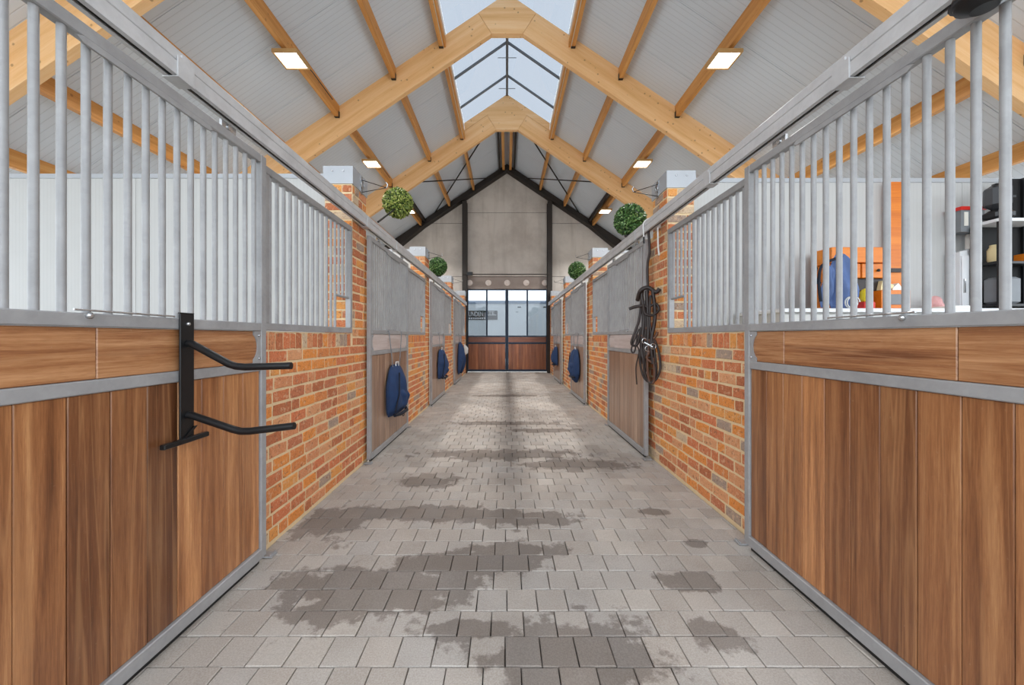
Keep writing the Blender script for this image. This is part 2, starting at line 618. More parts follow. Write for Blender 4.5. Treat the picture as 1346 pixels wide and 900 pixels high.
# ------------------------------------------------------------------ brick walls between the stall doors
VAR = []
for k in range(8):
    rr = random.Random(100 + k)
    mb = MB()
    base, mid, front = [], [], []
    pts = [(-.5, -.5), (-.1, -.5), (.25, -.5), (.5, -.5), (.5, .1), (.5, .5), (.15, .5), (-.2, .5), (-.5, .5), (-.5, -.1)]
    for (u, w) in pts:
        ju, jw = rr.uniform(-.04, .02), rr.uniform(-.09, .06)
        u2 = u + math.copysign(ju, u) if abs(u) > .4 else u
        w2 = w + math.copysign(jw, w) if abs(w) > .4 else w
        base.append((0.0, u2, w2))
        mid.append((1.0 - rr.uniform(0.25, 0.45), u2, w2))
        front.append((1.0 - rr.uniform(0, 0.12), u2 * 0.965, w2 * 0.91))
    n = len(pts)
    vs = base + mid + front
    fs = [tuple(range(2 * n, 3 * n))]
    for r in range(2):
        for i in range(n):
            j = (i + 1) % n
            fs.append((r * n + i, r * n + j, r * n + n + j, r * n + n + i))
    mb.add(vs, fs)
    VAR.append((mb, mb.mesh('brick', M['brick'])))

COURSE = 0.089
BH = 0.0635


def courses(y0, y1, seed):
    """running bond with mixed stretchers and headers between y0 and y1: list of (centre, length)"""
    rr = random.Random(seed)
    out, y = [], y0
    first = rr.choice((0.06, 0.10, 0.15, 0.19))
    L = first
    while y < y1 - 0.02:
        e = min(y + L, y1)
        if y1 - e < 0.045:
            e = y1
        out.append(((y + e) / 2, e - y - 0.026))
        y = e
        L = rr.choices((0.205, 0.195, 0.105, 0.215), (5, 4, 2, 2))[0]
    return out


class Bricks:
    """collects bricks either as objects or into one joined mesh"""
    def __init__(s, wall, single):
        s.wall, s.single, s.mb, s.n = wall, single, MB(), 0
        s.rr = random.Random(hash_i(wall.name))

    def put(s, x, y, z, ln, h, face, proud=0.007):
        if ln < 0.02:
            return
        k = s.rr.randrange(8)
        rz = {'px': 0.0, 'nx': math.pi, 'ny': -math.pi / 2}[face]
        p = proud * s.rr.uniform(0.7, 1.25)
        if s.single and s.n < 298:
            link('brick', VAR[k][1], s.wall, (x, y, z), (s.rr.uniform(-.012, .012), 0, rz), scale=(p, ln, h * s.rr.uniform(.95, 1.05)))
            s.n += 1
        else:
            mtx = Matrix.Translation((x, y, z)) @ Matrix.Rotation(rz, 4, 'Z') @ Matrix.Diagonal((p, ln, h, 1))
            src = VAR[k][0]
            s.mb.add([tuple(mtx @ Vector(v)) for v in src.v], src.f)

    def done(s):
        if s.mb.v:
            s.mb.build('brickwork', M['brickrow'], s.wall, kind='stuff')


def hash_i(t):
    return sum((i + 1) * ord(c) for i, c in enumerate(t))


PIL_W = 0.27
BRICK_TOP = 2.866
for side, P in SIDE.items():
    s, bx = P['s'], P['brick']
    face = 'px' if s > 0 else 'nx'
    for bay in range(4):
        o = bay * PITCH
        a, b = P['g0'] - 0.10 + o, P['pil1'] + P['lap'] + o
        b2 = P['pil1'] + o
        p0 = P['pil0'] + o
        g1 = P['g1'] + o
        wall = struct('wall_' + side, label='orange reclaimed brick stall front with pillar, %s side, bay %d from the camera' % (side, bay + 1))
        core = MB()
        core.box(bx, bx - s * 0.18, a, b, -0.06, 1.388)
        core.box(bx, bx - s * PIL_W, p0, b, 1.388, 2.465)
        core.box(bx, bx - s * PIL_W, p0, b2, 2.465, BRICK_TOP)
        core.build('mortar', M['mortar'], wall)
        cap = MB()
        cap.box(bx + s * 0.012, bx - s * (PIL_W + 0.012), p0 - 0.012, b2 + 0.012, BRICK_TOP, 3.04)
        capo = cap.build('pillar_cap', M['cap'], wall)
        sc = MB()
        for dy in (0.09, 0.27):
            sc.lathe([(0.010, 0), (0.010, 0.008)], 8, (bx - s * (PIL_W * (0.3 if dy < .2 else .7)), p0 - 0.02, 2.99), 'y')
        sc.build('screw', M['chrome'], capo)
        B = Bricks(wall, bay == 0)
        nc = 14
        for c in range(nc):
            z = 0.02 + COURSE * (c + 0.5)
            for cy, ln in courses(a, b, c * 7 + bay * 131 + (5 if s > 0 else 9)):
                if cy + ln / 2 < a + 0.09 and bay == 0 and False:
                    continue
                B.put(bx, cy, z, ln, BH, face)
        z = 0.02 + COURSE * nc + 0.057
        yy = a
        while yy < p0 - 0.05:
            w = R.uniform(0.070, 0.086)
            B.put(bx, yy + w / 2, z, w - 0.020, 0.100, face)
            yy += w
        z0 = 1.262
        c = 0
        while z0 + COURSE < BRICK_TOP + 0.02:
            z = z0 + COURSE / 2
            for cy, ln in courses(p0, b if z < 2.43 else b2, c * 13 + bay * 77 + (3 if s > 0 else 4)):
                B.put(bx, cy, z, ln, BH, face)
            odd = c % 2
            segs = [(0.0, 0.10), (0.10, PIL_W)] if odd else [(0.0, 0.19), (0.19, PIL_W)]
            if z > 1.35:
                for q0, q1 in segs:
                    B.put(bx - s * (q0 + q1) / 2, p0, z, q1 - q0 - 0.014, BH, 'ny')
            z0 += COURSE
            c += 1
        B.done()

# ------------------------------------------------------------------ galvanised grilles set in the brick fronts
BAR_R, BAR_P = 0.0125, 0.0725
FAR = ['nearest the camera', 'second from the camera', 'third from the camera', 'last before the gate']
for side, P in SIDE.items():
    s, bx = P['s'], P['brick']
    L = P['g1'] - P['g0']
    proto = thing('stall_grille', 'x', 'grille', (bx, P['g0'], 1.392))
    f = lambda x0, x1, y0, y1, z0, z1, nm: MB().cbox(s * x0, s * x1, y0, y1, z0, z1, 0.003).build(nm, M['steel'], proto)
    f(-0.035, 0.016, 0, L, 0, 0.048, 'sill_rail')
    f(-0.035, 0.016, 0, L, 0.992, 1.04, 'top_rail')
    f(-0.035, 0.016, 0, 0.045, 0.049, 0.991, 'stile')
    f(-0.035, 0.016, L - 0.045, L, 0.049, 0.991, 'stile')
    n = int((L - 0.11) / BAR_P)
    for k in range(n):
        y = 0.045 + (L - 0.09) * (k + 0.5) / n
        short = k >= n - 3
        z0 = 0.34 if short else 0.046
        MB().tube([(-s * 0.012, y, z0), (-s * 0.012, y, 0.994)], BAR_R, 10).build('bar', M['steel'], proto)
    y3 = 0.045 + (L - 0.09) * (n - 3.3) / n
    MB().tube([(-s * 0.012, y3, 0.34), (-s * 0.012, L - 0.045, 0.34)], 0.012, 8).build('feed_opening_bar', M['steel'], proto)
    for bay in range(4):
        q = proto if bay == 0 else copy_tree(proto)
        q.location.y = P['g0'] + bay * PITCH
        tag(q, 'galvanised barred grille above the %s brick panel, %s' % (side, FAR[bay]), 'grille', 'barred grilles over the brick panels')

# ------------------------------------------------------------------ sliding stall doors
def make_door(s, proto):
    L = DOOR_L
    def rail(nm, z0, z1, y0=0.0, y1=L, x0=-0.042, x1=0.0):
        return MB().cbox(s * x0, s * x1, y0, y1, z0, z1, 0.004).build(nm, M['steel'], proto)
    rail('stile', 0.03, 2.44, 0, 0.048)
    rail('stile', 0.03, 2.44, L - 0.048, L)
    rail('top_rail', 2.39, 2.44, 0.049, L - 0.049)
    rail('sill_rail', 1.386, 1.434, 0.049, L - 0.049, x1=0.004)
    rail('middle_rail', 1.150, 1.198, 0.049, L - 0.049)
    rail('bottom_rail', 0.030, 0.092, 0.049, L - 0.049, x1=0.006)
    MB().box(-s * 0.034, -s * 0.012, 0.05, L - 0.05, 0.004, 0.03).build('bottom_seal', M['rubber'], proto)
    n = 20
    for k in range(n):
        y = 0.049 + (L - 0.098) * (k + 0.5) / n
        MB().tube([(-s * 0.021, y, 1.432), (-s * 0.021, y, 2.392)], BAR_R, 10).build('bar', M['steel'], proto)
    rr = random.Random(5 if s > 0 else 6)
    y = L - 0.05
    while y > 0.05:
        w = 0.137 + rr.uniform(-0.006, 0.006)
        y0 = max(0.05, y - w)
        d = rr.uniform(-0.002, 0.002)
        if y - y0 > 0.02:
            MB().cbox(-s * 0.036, -s * (0.011 + d), y0 + 0.0012, y - 0.0012, 0.093, 1.149, 0.0025).build('plank', M['plank_v'], proto)
        y -= w
    cut = [0.05, 0.42, 1.22, L - 0.05] if s < 0 else [0.05, 0.62, L - 0.05]
    for a, b in zip(cut[:-1], cut[1:]):
        MB().cbox(-s * 0.036, -s * 0.012, a + 0.001, b - 0.001, 1.199, 1.385, 0.003).build('board', M['plank_h'], proto)
    MB().box(-s * 0.0415, -s * 0.0375, 0.049, L - 0.049, 0.093, 1.149).build('backing_sheet', M['leather'], proto)  # dark sheets added to stop stall light showing through the board gaps
    MB().box(-s * 0.0415, -s * 0.0375, 0.049, L - 0.049, 1.199, 1.385).build('backing_sheet', M['leather'], proto)
    # gusset plates with a round bite at both ends of the upper board
    for e in (0, 1):
        pts = [(0, 0), (0.060, 0), (0.060, 0.022)]
        for i in range(9):
            a = math.radians(-62 + i * 15.5)
            pts.append((0.088 - 0.062 * math.cos(a), 0.0935 + 0.080 * math.sin(a)))
        pts += [(0.060, 0.165), (0.060, 0.187), (0, 0.187)]
        poly = [((0.048 + u) if e == 0 else (L - 0.048 - u), 1.1985 + w) for u, w in pts]
        gp = MB().prism(poly, 'x', -s * 0.011, -s * 0.004).build('gusset_plate', M['steel'], proto)
        for zz in (1.225, 1.36):
            yy = 0.066 if e == 0 else L - 0.066
            MB().lathe([(0.007, 0), (0.007, 0.006), (0.004, 0.008)], 8, (0, 0, 0), 'x').build('bolt', M['chrome'], gp, (-s * 0.004, yy, zz), (0, 0, 0 if s > 0 else math.pi))
    # feed hatch: a second rail with turned ends under the top rail, and its rod on the sill
    ya, yb = 0.58, 1.10
    h = [(-s * 0.014, ya - 0.05, 2.372), (s * 0.004, ya - 0.03, 2.372), (s * 0.008, ya, 2.372), (s * 0.008, yb, 2.372)]
    MB().prism([(ya - 0.045, 2.372), (ya - 0.02, 2.384), (yb, 2.384), (yb + 0.02, 2.372), (yb, 2.360), (ya - 0.02, 2.360)], 'x', s * 0.002, s * 0.012).build('hatch_rail', M['steel'], proto)
    MB().tube([(s * 0.010, ya - 0.05, 1.444), (s * 0.010, 0.91, 1.441)], 0.004, 6).build('hatch_rod', M['chrome'], proto)
    MB().lathe([(0.012, 0), (0.012, 0.008), (0.006, 0.014)], 10, (0, 0, 0), 'x').build('latch_pin', M['chrome'], proto, (s * 0.004, ya, 1.425), (0, 0, 0 if s > 0 else math.pi))
    for yy in (0.24, L - 0.34):
        hb = MB().box(-s * 0.026, -s * 0.012, yy, yy + 0.10, 2.441, 2.480)
        hb.tube([(-s * 0.006, yy + 0.05, 2.462), (-s * 0.034, yy + 0.05, 2.462)], 0.016, 10)
        hb.build('roller_hanger', M['chrome'], proto)


DOORLAB = ['plank and bar sliding stall door on the %s, nearest the camera', 'plank and bar sliding stall door on the %s, second along the aisle',
           'plank and bar sliding stall door on the %s, third along the aisle', 'plank and bar sliding stall door on the %s, closest to the gate']
for side, P in SIDE.items():
    s = P['s']
    proto = thing('stall_door', 'x', 'door', (P['door'], P['d0'], 0))
    make_door(s, proto)
    for bay in range(4):
        q = proto if bay == 0 else copy_tree(proto)
        q.location.y = P['d0'] + bay * PITCH
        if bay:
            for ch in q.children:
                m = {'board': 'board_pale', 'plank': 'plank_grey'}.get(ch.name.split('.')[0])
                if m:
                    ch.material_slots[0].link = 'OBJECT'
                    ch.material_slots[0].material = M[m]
        tag(q, DOORLAB[bay] % side, 'door', 'sliding stall doors along the aisle')
    for bay in range(3):
        for yy, w in ((P['d0'] + DOOR_L + bay * PITCH + 0.005, 'far'), (P['d0'] + (bay + 1) * PITCH - 0.06, 'near')):
            gd = MB()
            gd.box(P['door'] - s * 0.055, P['door'] + s * 0.03, yy, yy + 0.055, 0.003, 0.012)
            gd.box(P['door'] + s * 0.016, P['door'] + s * 0.022, yy, yy + 0.055, 0.012, 0.024)
            o = gd.build('floor_guide', M['steel'])
            k = bay + (1 if w == 'far' else 2)
            tag(o, 'floor guide at the %s end of the %s door %s' % (w, side, FAR[k - 1]), 'door guide', 'floor guides under the sliding doors')

# ------------------------------------------------------------------ sliding tracks
for side, P in SIDE.items():
    s, tx = P['s'], P['track']
    t = thing('sliding_door_track', 'long galvanised sliding door track above the %s row of stalls' % side, 'track', (tx, 0.2, 0))
    L = 13.25
    MB().cbox(0, -s * 0.06, 0, L, 2.556, 2.612, 0.006).build('carrier_beam', M['tracksteel'], t)
    tr = MB()
    tr.box(s * 0.004, s * 0.001, 0, L, 2.492, 2.552)
    tr.box(s * 0.001, -s * 0.058, 0, L, 2.548, 2.552)
    tr.box(-s * 0.055, -s * 0.058, 0, L, 2.492, 2.548)
    tr.box(s * 0.001, -s * 0.018, 0, L, 2.492, 2.496)
    tr.box(-s * 0.038, -s * 0.055, 0, L, 2.492, 2.496)
    tr.build('track_profile', M['tracksteel'], t)
    MB().box(-s * 0.021, -s * 0.035, 0.0, L, 2.500, 2.506).build('track_slot', M['rubber'], t)
    for yy in ([1.42, 3.62, 4.65, 6.95, 8.3, 10.2] if s > 0 else [1.43, 2.55, 4.15, 7.2, 8.6, 10.4]):
        c = MB()
        c.box(s * 0.010, s * 0.0042, yy, yy + 0.085, 2.488, 2.575)
        c.box(s * 0.010, -s * 0.062, yy, yy + 0.085, 2.484, 2.4885)
        c.box(s * 0.010, s * 0.001, yy + 0.02, yy + 0.055, 2.575, 2.590)
        c.build('track_coupling', M['tracksteel'], t)
    for bay in range(4):
        yy = (P['pil0'] + P['pil1']) / 2 + bay * PITCH - 0.2
        if yy < L:
            MB().box(-s * 0.060, P['brick'] - tx + s * 0.014, yy - 0.05, yy + 0.05, 2.50, 2.60).build('wall_bracket', M['tracksteel'], t)

# ------------------------------------------------------------------ stall partitions
for side, P in SIDE.items():
    s = P['s']
    for bay in range(-1, 4):
        yc = (P['pil0'] + P['pil1']) / 2 + bay * PITCH
        if bay < 0:
            continue
        p = struct('partition_' + side, (0, yc, 0), label='tall pale grey stall partition, %s side, %d from the camera' % (side, bay + 1))
        edges = [abs(P['brick']) + PIL_W + 0.02, 2.82, 3.82, 4.82, 5.82, 6.45]
        for a, b in zip(edges[:-1], edges[1:]):
            MB().box(-s * (a + 0.002), -s * (b - 0.002), -0.03, 0.03, 0.0, 2.985).build('partition_panel', M['partition'], p)
        MB().box(-s * edges[0], -s * edges[-1], -0.04, 0.04, 2.985, 3.03).build('capping', M['cap'], p)

for sx, nm in ((-1, 'wall_outer_left'), (1, 'wall_outer_right')):  # unseen outer walls, height set low so daylight floods the stalls
    link(nm, MB().box(sx * 6.5, sx * 6.62, -1.5, 14.3, -0.1, 1.25).mesh(nm, M['outerwall']), kind='structure', label='low outer stall wall, %s side' % nm.split('_')[-1])

# ------------------------------------------------------------------ roof deck, purlins
ceiling = struct('ceiling', label='white ribbed roof panels between timber purlins')
XE = 6.9


def slope_panel(sx, xa, xb, y0, y1, mat, name='roof_panel', th=0.08):
    za, zb = 7.876 - ROOF_T * xa, 7.876 - ROOF_T * xb
    poly = [(XR + sx * xa, za), (XR + sx * xb, zb), (XR + sx * xb, zb + th), (XR + sx * xa, za + th)]
    return MB().prism(poly, 'y', y0, y1).build(name, mat, ceiling)


y = -2.6
while y < 14.4:
    y1 = min(y + 1.0, 14.5)
    for sx in (-1, 1):
        if y < 10.2:
            y1c = min(y1, 10.40)
            slope_panel(sx, 1.24, XE, y + 0.003, y1 - 0.003, M['deck'])
            if y1 > 10.4:
                slope_panel(sx, 0.0, 1.238, 10.5, y1 - 0.003, M['deck'])
        else:
            slope_panel(sx, 0.0, XE, max(y + 0.003, 10.465), y1 - 0.003, M['deck'])
    y = y1 if y1 - y > 0.999 else 99
PX = [1.25, 2.15, 3.22, 4.25, 5.30, 6.25]
SPANS = [(-2.5, FRAMES[0]), (FRAMES[0], FRAMES[1]), (FRAMES[1], FRAMES[2]), (FRAMES[2], 14.0)]
RT = 0.05
for si, (ya, yb) in enumerate(SPANS):
    a = ya + RT + 0.004 if si else ya
    b = yb - RT - 0.004
    for sx in (-1, 1):
        for k, px in enumerate(PX):
            px = 4.40 if k == 3 and sx > 0 else px
            hw = 0.036
            zc = deck_z(XR + px)
            x = XR + sx * px
            zi, zo = zc + ROOF_T * hw, zc - ROOF_T * hw
            w = [(x - sx * hw, zi - 0.003), (x - sx * hw, zc - 0.205), (x + sx * hw, zc - 0.205), (x + sx * hw, zo - 0.003)]
            pu = MB().prism(w, 'y', a, b).build('purlin', M['purlin'], ceiling)
            hm = MB()
            for e in ((b - 0.05, b + 0.002),) + (((a - 0.002, a + 0.05),) if si else ()):
                hm.box(x - 0.042, x - 0.038, e[0], e[1], zc - 0.209, zc - 0.10)
                hm.box(x + 0.038, x + 0.042, e[0], e[1], zc - 0.209, zc - 0.10)
                hm.box(x - 0.042, x + 0.042, e[0], e[1], zc - 0.212, zc - 0.207)
            hm.build('joist_hanger', M['darksteel'], pu)
        if si == 3:
            x = XR + sx * 0.13
            MB().box(x - 0.045, x + 0.045, a, b, 7.60, deck_z(x) - 0.03).build('ridge_purlin', M['purlin'], ceiling)
            x = XR + sx * 0.27
            MB().box(x - 0.03, x + 0.03, a, b, 7.58, deck_z(x) - 0.03).build('steel_ridge_tie', M['darksteel'], ceiling)
            x = XR + sx * 3.08
            MB().box(x - 0.04, x + 0.04, a, b, deck_z(x) - 0.16, deck_z(x) - 0.04).build('steel_purlin', M['darksteel'], ceiling)
            # wind bracing rods
            MB().tube([(XR + sx * 0.40, FRAMES[2] + 0.1, 7.42), (XR + sx * 2.70, 13.95, 6.0)], 0.022, 8).build('brace_rod', M['black'], ceiling)
            MB().tube([(XR + sx * 2.55, FRAMES[2] + 0.1, 5.72), (XR + sx * 0.70, 13.95, 7.30)], 0.018, 8).build('brace_rod', M['black'], ceiling)

# ------------------------------------------------------------------ glued timber roof frames
FLAB = ['glued timber roof frame passing over the nearest stall pillars', 'glued timber roof frame crossing the middle of the roof, skylight on both sides', 'glued timber roof frame where the skylight ends, before the steel bracing']
ang = math.atan(0.675)
for k, D in enumerate(FRAMES):
    fr = thing('roof_frame', FLAB[k], 'roof frame', (XR, D, 0), group='glued timber roof frames')
    th = RT
    for sx in (-1, 1):
        # each rafter is laid out along its own x axis, then turned to the slope
        lo0, lo1 = (0.30, 7.11), (6.35, 7.11 - 0.68 * 6.05)
        up0, up1 = (0.553, 7.505), (6.35, 7.505 - 0.67 * 5.797)
        rot = sx * ang
        org = Vector((sx * 0.30, 0, 7.11))
        inv = Matrix.Rotation(rot, 4, 'Y').inverted()
        poly = []
        for (px, pz) in (lo0, lo1, up1, up0):
            q = inv @ (Vector((sx * px, 0, pz)) - org)
            poly.append((q.x, q.z))
        MB().prism(poly, 'y', -th, th).build('rafter', M['glulam'], fr, org, (0, rot, 0))
        MB().box(sx * 6.22, sx * 6.36, -0.08, 0.08, 0.0, 3.0).build('post', M['darksteel'], fr)
    top = 8.10 if k == 2 else 7.90
    MB().prism([(-0.296, 7.11), (0.296, 7.11), (0.548, 7.507), (0.0, top - 0.02), (-0.548, 7.507)], 'y', -th - 0.004, th + 0.004).build('crown_block', M['glulam'], fr)
    if k == 2:
        for sx in (-1, 1):
            MB().prism([(sx * 0.56, 7.512), (sx * 1.19, 7.512 - 0.67 * 0.63), (sx * 1.19, 7.30), (sx * 0.03, 8.08), (sx * 0.02, 7.90)], 'y', -0.046, 0.052).build('skylight_end_board', M['glulam'], fr)

# ------------------------------------------------------------------ skylight
sky = struct('window_1', label='ridge skylight of pale glazing on dark bars')
GX, GZ0, GZ1 = 1.20, 7.32, 8.15
sl = (GZ1 - GZ0) / GX
ybars = [10.46 - 1.05 * i if i == 0 else 9.65 - 1.09 * (i - 1) for i in range(13)]
ybars = sorted(ybars)
for sx in (-1, 1):
    for a, b in zip(ybars[:-1], ybars[1:]):
        poly = [(XR + sx * 0.015, GZ1 - 0.01), (XR + sx * GX, GZ0), (XR + sx * GX, GZ0 + 0.012), (XR + sx * 0.015, GZ1 + 0.002)]
        MB().prism(poly, 'y', a + 0.002, b - 0.002).build('pane', M['skyglass'], sky)
    for yb in ybars:
        poly = [(XR + sx * 0.03, GZ1 - 0.07), (XR + sx * GX, GZ0 - 0.055), (XR + sx * GX, GZ0 - 0.004), (XR + sx * 0.03, GZ1 - 0.02)]
        MB().prism(poly, 'y', yb - 0.020, yb + 0.020).build('glazing_bar', M['bar'], sky)
    MB().box(XR + sx * 1.205, XR + sx * 1.235, ybars[0], 10.48, deck_z(1.24) - 0.13, GZ0 + 0.02).build('skylight_kerb', M['kerb'], sky)
    MB().box(XR + sx * 1.2045, XR + sx * 1.2125, ybars[0], 10.36, deck_z(1.24) - 0.215, deck_z(1.24) - 0.14).build('kerb_strip', M['kerb'], sky)
    MB().box(XR + sx * 1.165, XR + sx * 1.203, ybars[0], 10.48, deck_z(1.24) - 0.20, deck_z(1.24) - 0.06).build('kerb_board', M['purlin'], sky)
MB().box(XR - 0.03, XR + 0.03, ybars[0], 10.48, GZ1 - 0.10, GZ1 - 0.015).build('ridge_bar', M['bar'], sky)
for yb in ybars[:-1]:
    MB().tube([(XR - 0.22, yb + 0.25, GZ1 - 0.20), (XR + 0.22, yb + 0.25, GZ1 - 0.20)], 0.008, 6).build('tie_rod', M['grey'], sky)

# ------------------------------------------------------------------ gable wall
wall_end = struct('wall_end', label='bare concrete panel gable wall above the gate')
GY0, GY1 = 14.26, 14.46


def gz(x):
    return deck_z(x) - 0.01


def panel(poly, mat=M['concrete'], dy=0.0, name='concrete_panel'):
    MB().prism(poly, 'y', GY0 + dy, GY1).build(name, mat, wall_end)


LX, RX = -1.58, 1.62
jt = 0.008
panel([(LX, 6.11 + jt), (RX, 6.11 + jt), (RX, gz(RX)), (XR, gz(XR)), (LX, gz(LX))])
panel([(LX, 3.67 + jt), (RX, 3.67 + jt), (RX, 6.11 - jt), (LX, 6.11 - jt)])
panel([(LX, 3.20), (RX, 3.20), (RX, 3.67 - jt), (LX, 3.67 - jt)], M['lintel'], 0.03, 'lintel')
for sx, x0 in ((-1, LX), (1, RX)):
    xo = sx * 6.8
    zc = 5.70
    xc = XR + sx * (7.866 - zc) / ROOF_T
    panel([(x0, zc + jt), (x0, gz(x0)), (xc, zc + jt)] if True else [])
    z2 = 3.67
    x2 = XR + sx * (7.866 - z2) / ROOF_T
    panel([(x0, z2 + jt), (x0, zc - jt), (xc, zc - jt), (x2, z2 + jt)])
    panel([(x0, -0.1), (x0, z2 - jt), (x2, z2 - jt), (xo, gz(xo)), (xo, -0.1)])
    MB().box(x0, x2, GY0 + 0.02, GY1 - 0.02, z2 - jt, z2 + jt).build('dark_joint', M['darksteel'], wall_end)
    MB().box(x0, xc, GY0 + 0.02, GY1 - 0.02, zc - jt, zc + jt).build('dark_joint', M['darksteel'], wall_end)
MB().box(LX, RX, GY0 + 0.02, GY1 - 0.02, 6.11 - jt, 6.11 + jt).build('dark_joint', M['darksteel'], wall_end)

sf = thing('steel_gable_frame', 'dark steel portal frame of sloping beams and two columns against the concrete gable', 'steel frame', (XR, 14.1, 0))
for sx in (-1, 1):
    poly = [(0, 7.60), (0, 7.86), (sx * 6.6, 7.86 - ROOF_T * 6.6), (sx * 6.6, 7.60 - ROOF_T * 6.6 - 0.5), (sx * 3.1, 7.60 - ROOF_T * 3.1), ]
    MB().prism(poly, 'y', -0.10, -0.07).build('gable_beam', M['darksteel'], sf)
    fl = [(0, 7.60), (0, 7.63), (sx * 3.1, 7.63 - ROOF_T * 3.1), (sx * 6.6, 7.63 - ROOF_T * 6.6 - 0.5), (sx * 6.6, 7.60 - ROOF_T * 6.6 - 0.5), (sx * 3.1, 7.60 - ROOF_T * 3.1)]
    MB().prism(fl, 'y', -0.18, 0.14).build('beam_flange', M['darksteel'], sf)
    x = (LX if sx < 0 else RX) - XR
    zt = 7.58 - ROOF_T * (abs(x) + 0.09)
    c = MB()
    c.box(x - 0.09, x + 0.09, -0.13, -0.11, 0.0, zt)
    c.box(x - 0.006, x + 0.006, -0.11, 0.10, 0.0, zt)
    c.box(x - 0.09, x + 0.09, 0.10, 0.12, 0.0, zt)
    c.build('column', M['darksteel'], sf)
MB().tube([(-1.62, -0.17, 3.70), (1.60, -0.17, 3.70)], 0.016, 8).build('tie_bar', M['darksteel'], sf)
MB().box(-1.50, -1.28, -0.22, -0.14, 3.66, 3.78).build('tie_bar_motor', M['black'], sf)

ORD = ['leftmost', 'second from left', 'middle', 'second from right', 'rightmost']
for k, px in enumerate((-1.42, -0.70, 0.02, 0.75, 1.46)):
    pl = MB().lathe([(0.112, 0.0), (0.116, -0.012), (0.09, -0.022), (0.055, -0.02), (0.05, -0.03), (0.02, -0.032), (0.015, -0.024)], 24, (0, 0, 0), 'y')
    o = pl.build('wall_plaque', M['plaque'], None, (px, GY0 + 0.028, 3.43))
    tag(o, 'round pale plaque on the lintel over the gate, %s of five' % ORD[k], 'plaque', 'round plaques over the gate')

# ------------------------------------------------------------------ gate at the end of the aisle
for e, nm in ((-1, 'left'), (1, 'right')):
    x0, x1 = (-1.53, 0.004) if e < 0 else (0.010, 1.575)
    gt = thing('aisle_gate', '%s leaf of the glazed wood gate at the end of the aisle' % nm, 'gate', (0, 14.34, 0), group='gate leaves at the end of the aisle')
    b = lambda n_, a0, a1, z0, z1, m=M['gateframe'], dy=0.03: MB().cbox(a0, a1, -dy, dy, z0, z1, 0.004).build(n_, m, gt)
    b('gate_stile', x0, x0 + 0.055, 0.03, 3.19)
    b('gate_stile', x1 - 0.055, x1, 0.03, 3.19)
    b('gate_rail', x0 + 0.056, x1 - 0.056, 3.15, 3.19)
    b('gate_rail', x0 + 0.056, x1 - 0.056, 1.36, 1.41)
    b('gate_rail', x0 + 0.056, x1 - 0.056, 1.09, 1.155)
    b('gate_rail', x0 + 0.056, x1 - 0.056, 0.03, 0.11)
    xm = (x0 + x1) / 2
    b('glazing_bar', xm - 0.03, xm + 0.03, 1.411, 3.149)
    for a0, a1 in ((x0 + 0.056, xm - 0.031), (xm + 0.031, x1 - 0.056)):
        b('pane', a0, a1, 1.411, 3.149, M['gateglass'], 0.006)
    b('top_board', x0 + 0.056, x1 - 0.056, 1.156, 1.359, M['gate_wood_h'], 0.018)
    b('backing_board', x0 + 0.057, x1 - 0.057, 0.111, 1.089, M['gate_wood'], 0.009)  # added behind the planks to block outdoor light leaking through their gaps
    if e < 0:
        MB().box(-0.03, 0.04, 0.032, 0.04, 0.03, 3.19).build('meeting_strip', M['gateframe'], gt)  # added to cover the bright gap between the two leaves
    n = 11
    w = (x1 - x0 - 0.114) / n
    for i in range(n):
        b('plank', x0 + 0.057 + i * w + 0.002, x0 + 0.057 + (i + 1) * w - 0.002, 0.111, 1.089, M['gate_wood'], 0.018)

# ------------------------------------------------------------------ yard beyond the gate: white trailer with a dark sign
tr = thing('horse_trailer', 'long white trailer with a dark sign parked outside behind the gate glass', 'trailer', (0, 17.9, -0.12))
MB().cbox(-6.2, 4.6, 0, 2.4, 0.75, 3.18, 0.05).build('body', M['trailer'], tr)
MB().box(-6.2, 4.6, -0.03, 0.0, 3.08, 3.22).build('roof_trim', M['trailertrim'], tr)
MB().box(-6.1, 4.5, 0.05, 2.3, 0.45, 0.75).build('chassis', M['darkgrey'], tr)
for x in (-3.6, -2.6, 2.7):
    MB().lathe([(0.42, 0), (0.45, 0.03), (0.45, 0.22), (0.42, 0.25)], 24, (x, 0.05, 0.45), 'y').build('wheel', M['rubber'], tr)
sg = MB().box(-2.00, -0.44, -0.02, -0.001, 2.30, 2.74).build('sign_board', M['black'], tr)
for x in (0.52, 1.75):
    MB().box(x, x + 0.17, -0.012, 0, 2.88, 2.94).build('marker_lamp', M['darkgrey'], tr)
for x in (0.45, 1.9):
    MB().box(x, x + 0.09, -0.010, 0, 2.66, 2.70).build('door_catch', M['grey'], tr)
MB().box(1.62, 1.82, -0.012, 0, 1.28, 1.35).build('reflector', M['gateframe'], tr)


def text(body, size, loc, parent, mat, name='lettering', rot=(math.pi / 2, 0, 0), sx=1.0):
    c = bpy.data.curves.new(name, 'FONT')
    c.body = body
    c.size = size
    c.extrude = 0.002
    c.materials.append(mat)
    tmp = bpy.data.objects.new('tmp_text', c)
    COL.objects.link(tmp)
    bpy.context.view_layer.update()
    me = bpy.data.meshes.new_from_object(tmp.evaluated_get(bpy.context.evaluated_depsgraph_get()))
    bpy.data.objects.remove(tmp)
    return link(name, me, parent, loc, rot, scale=(sx, 1, 1))


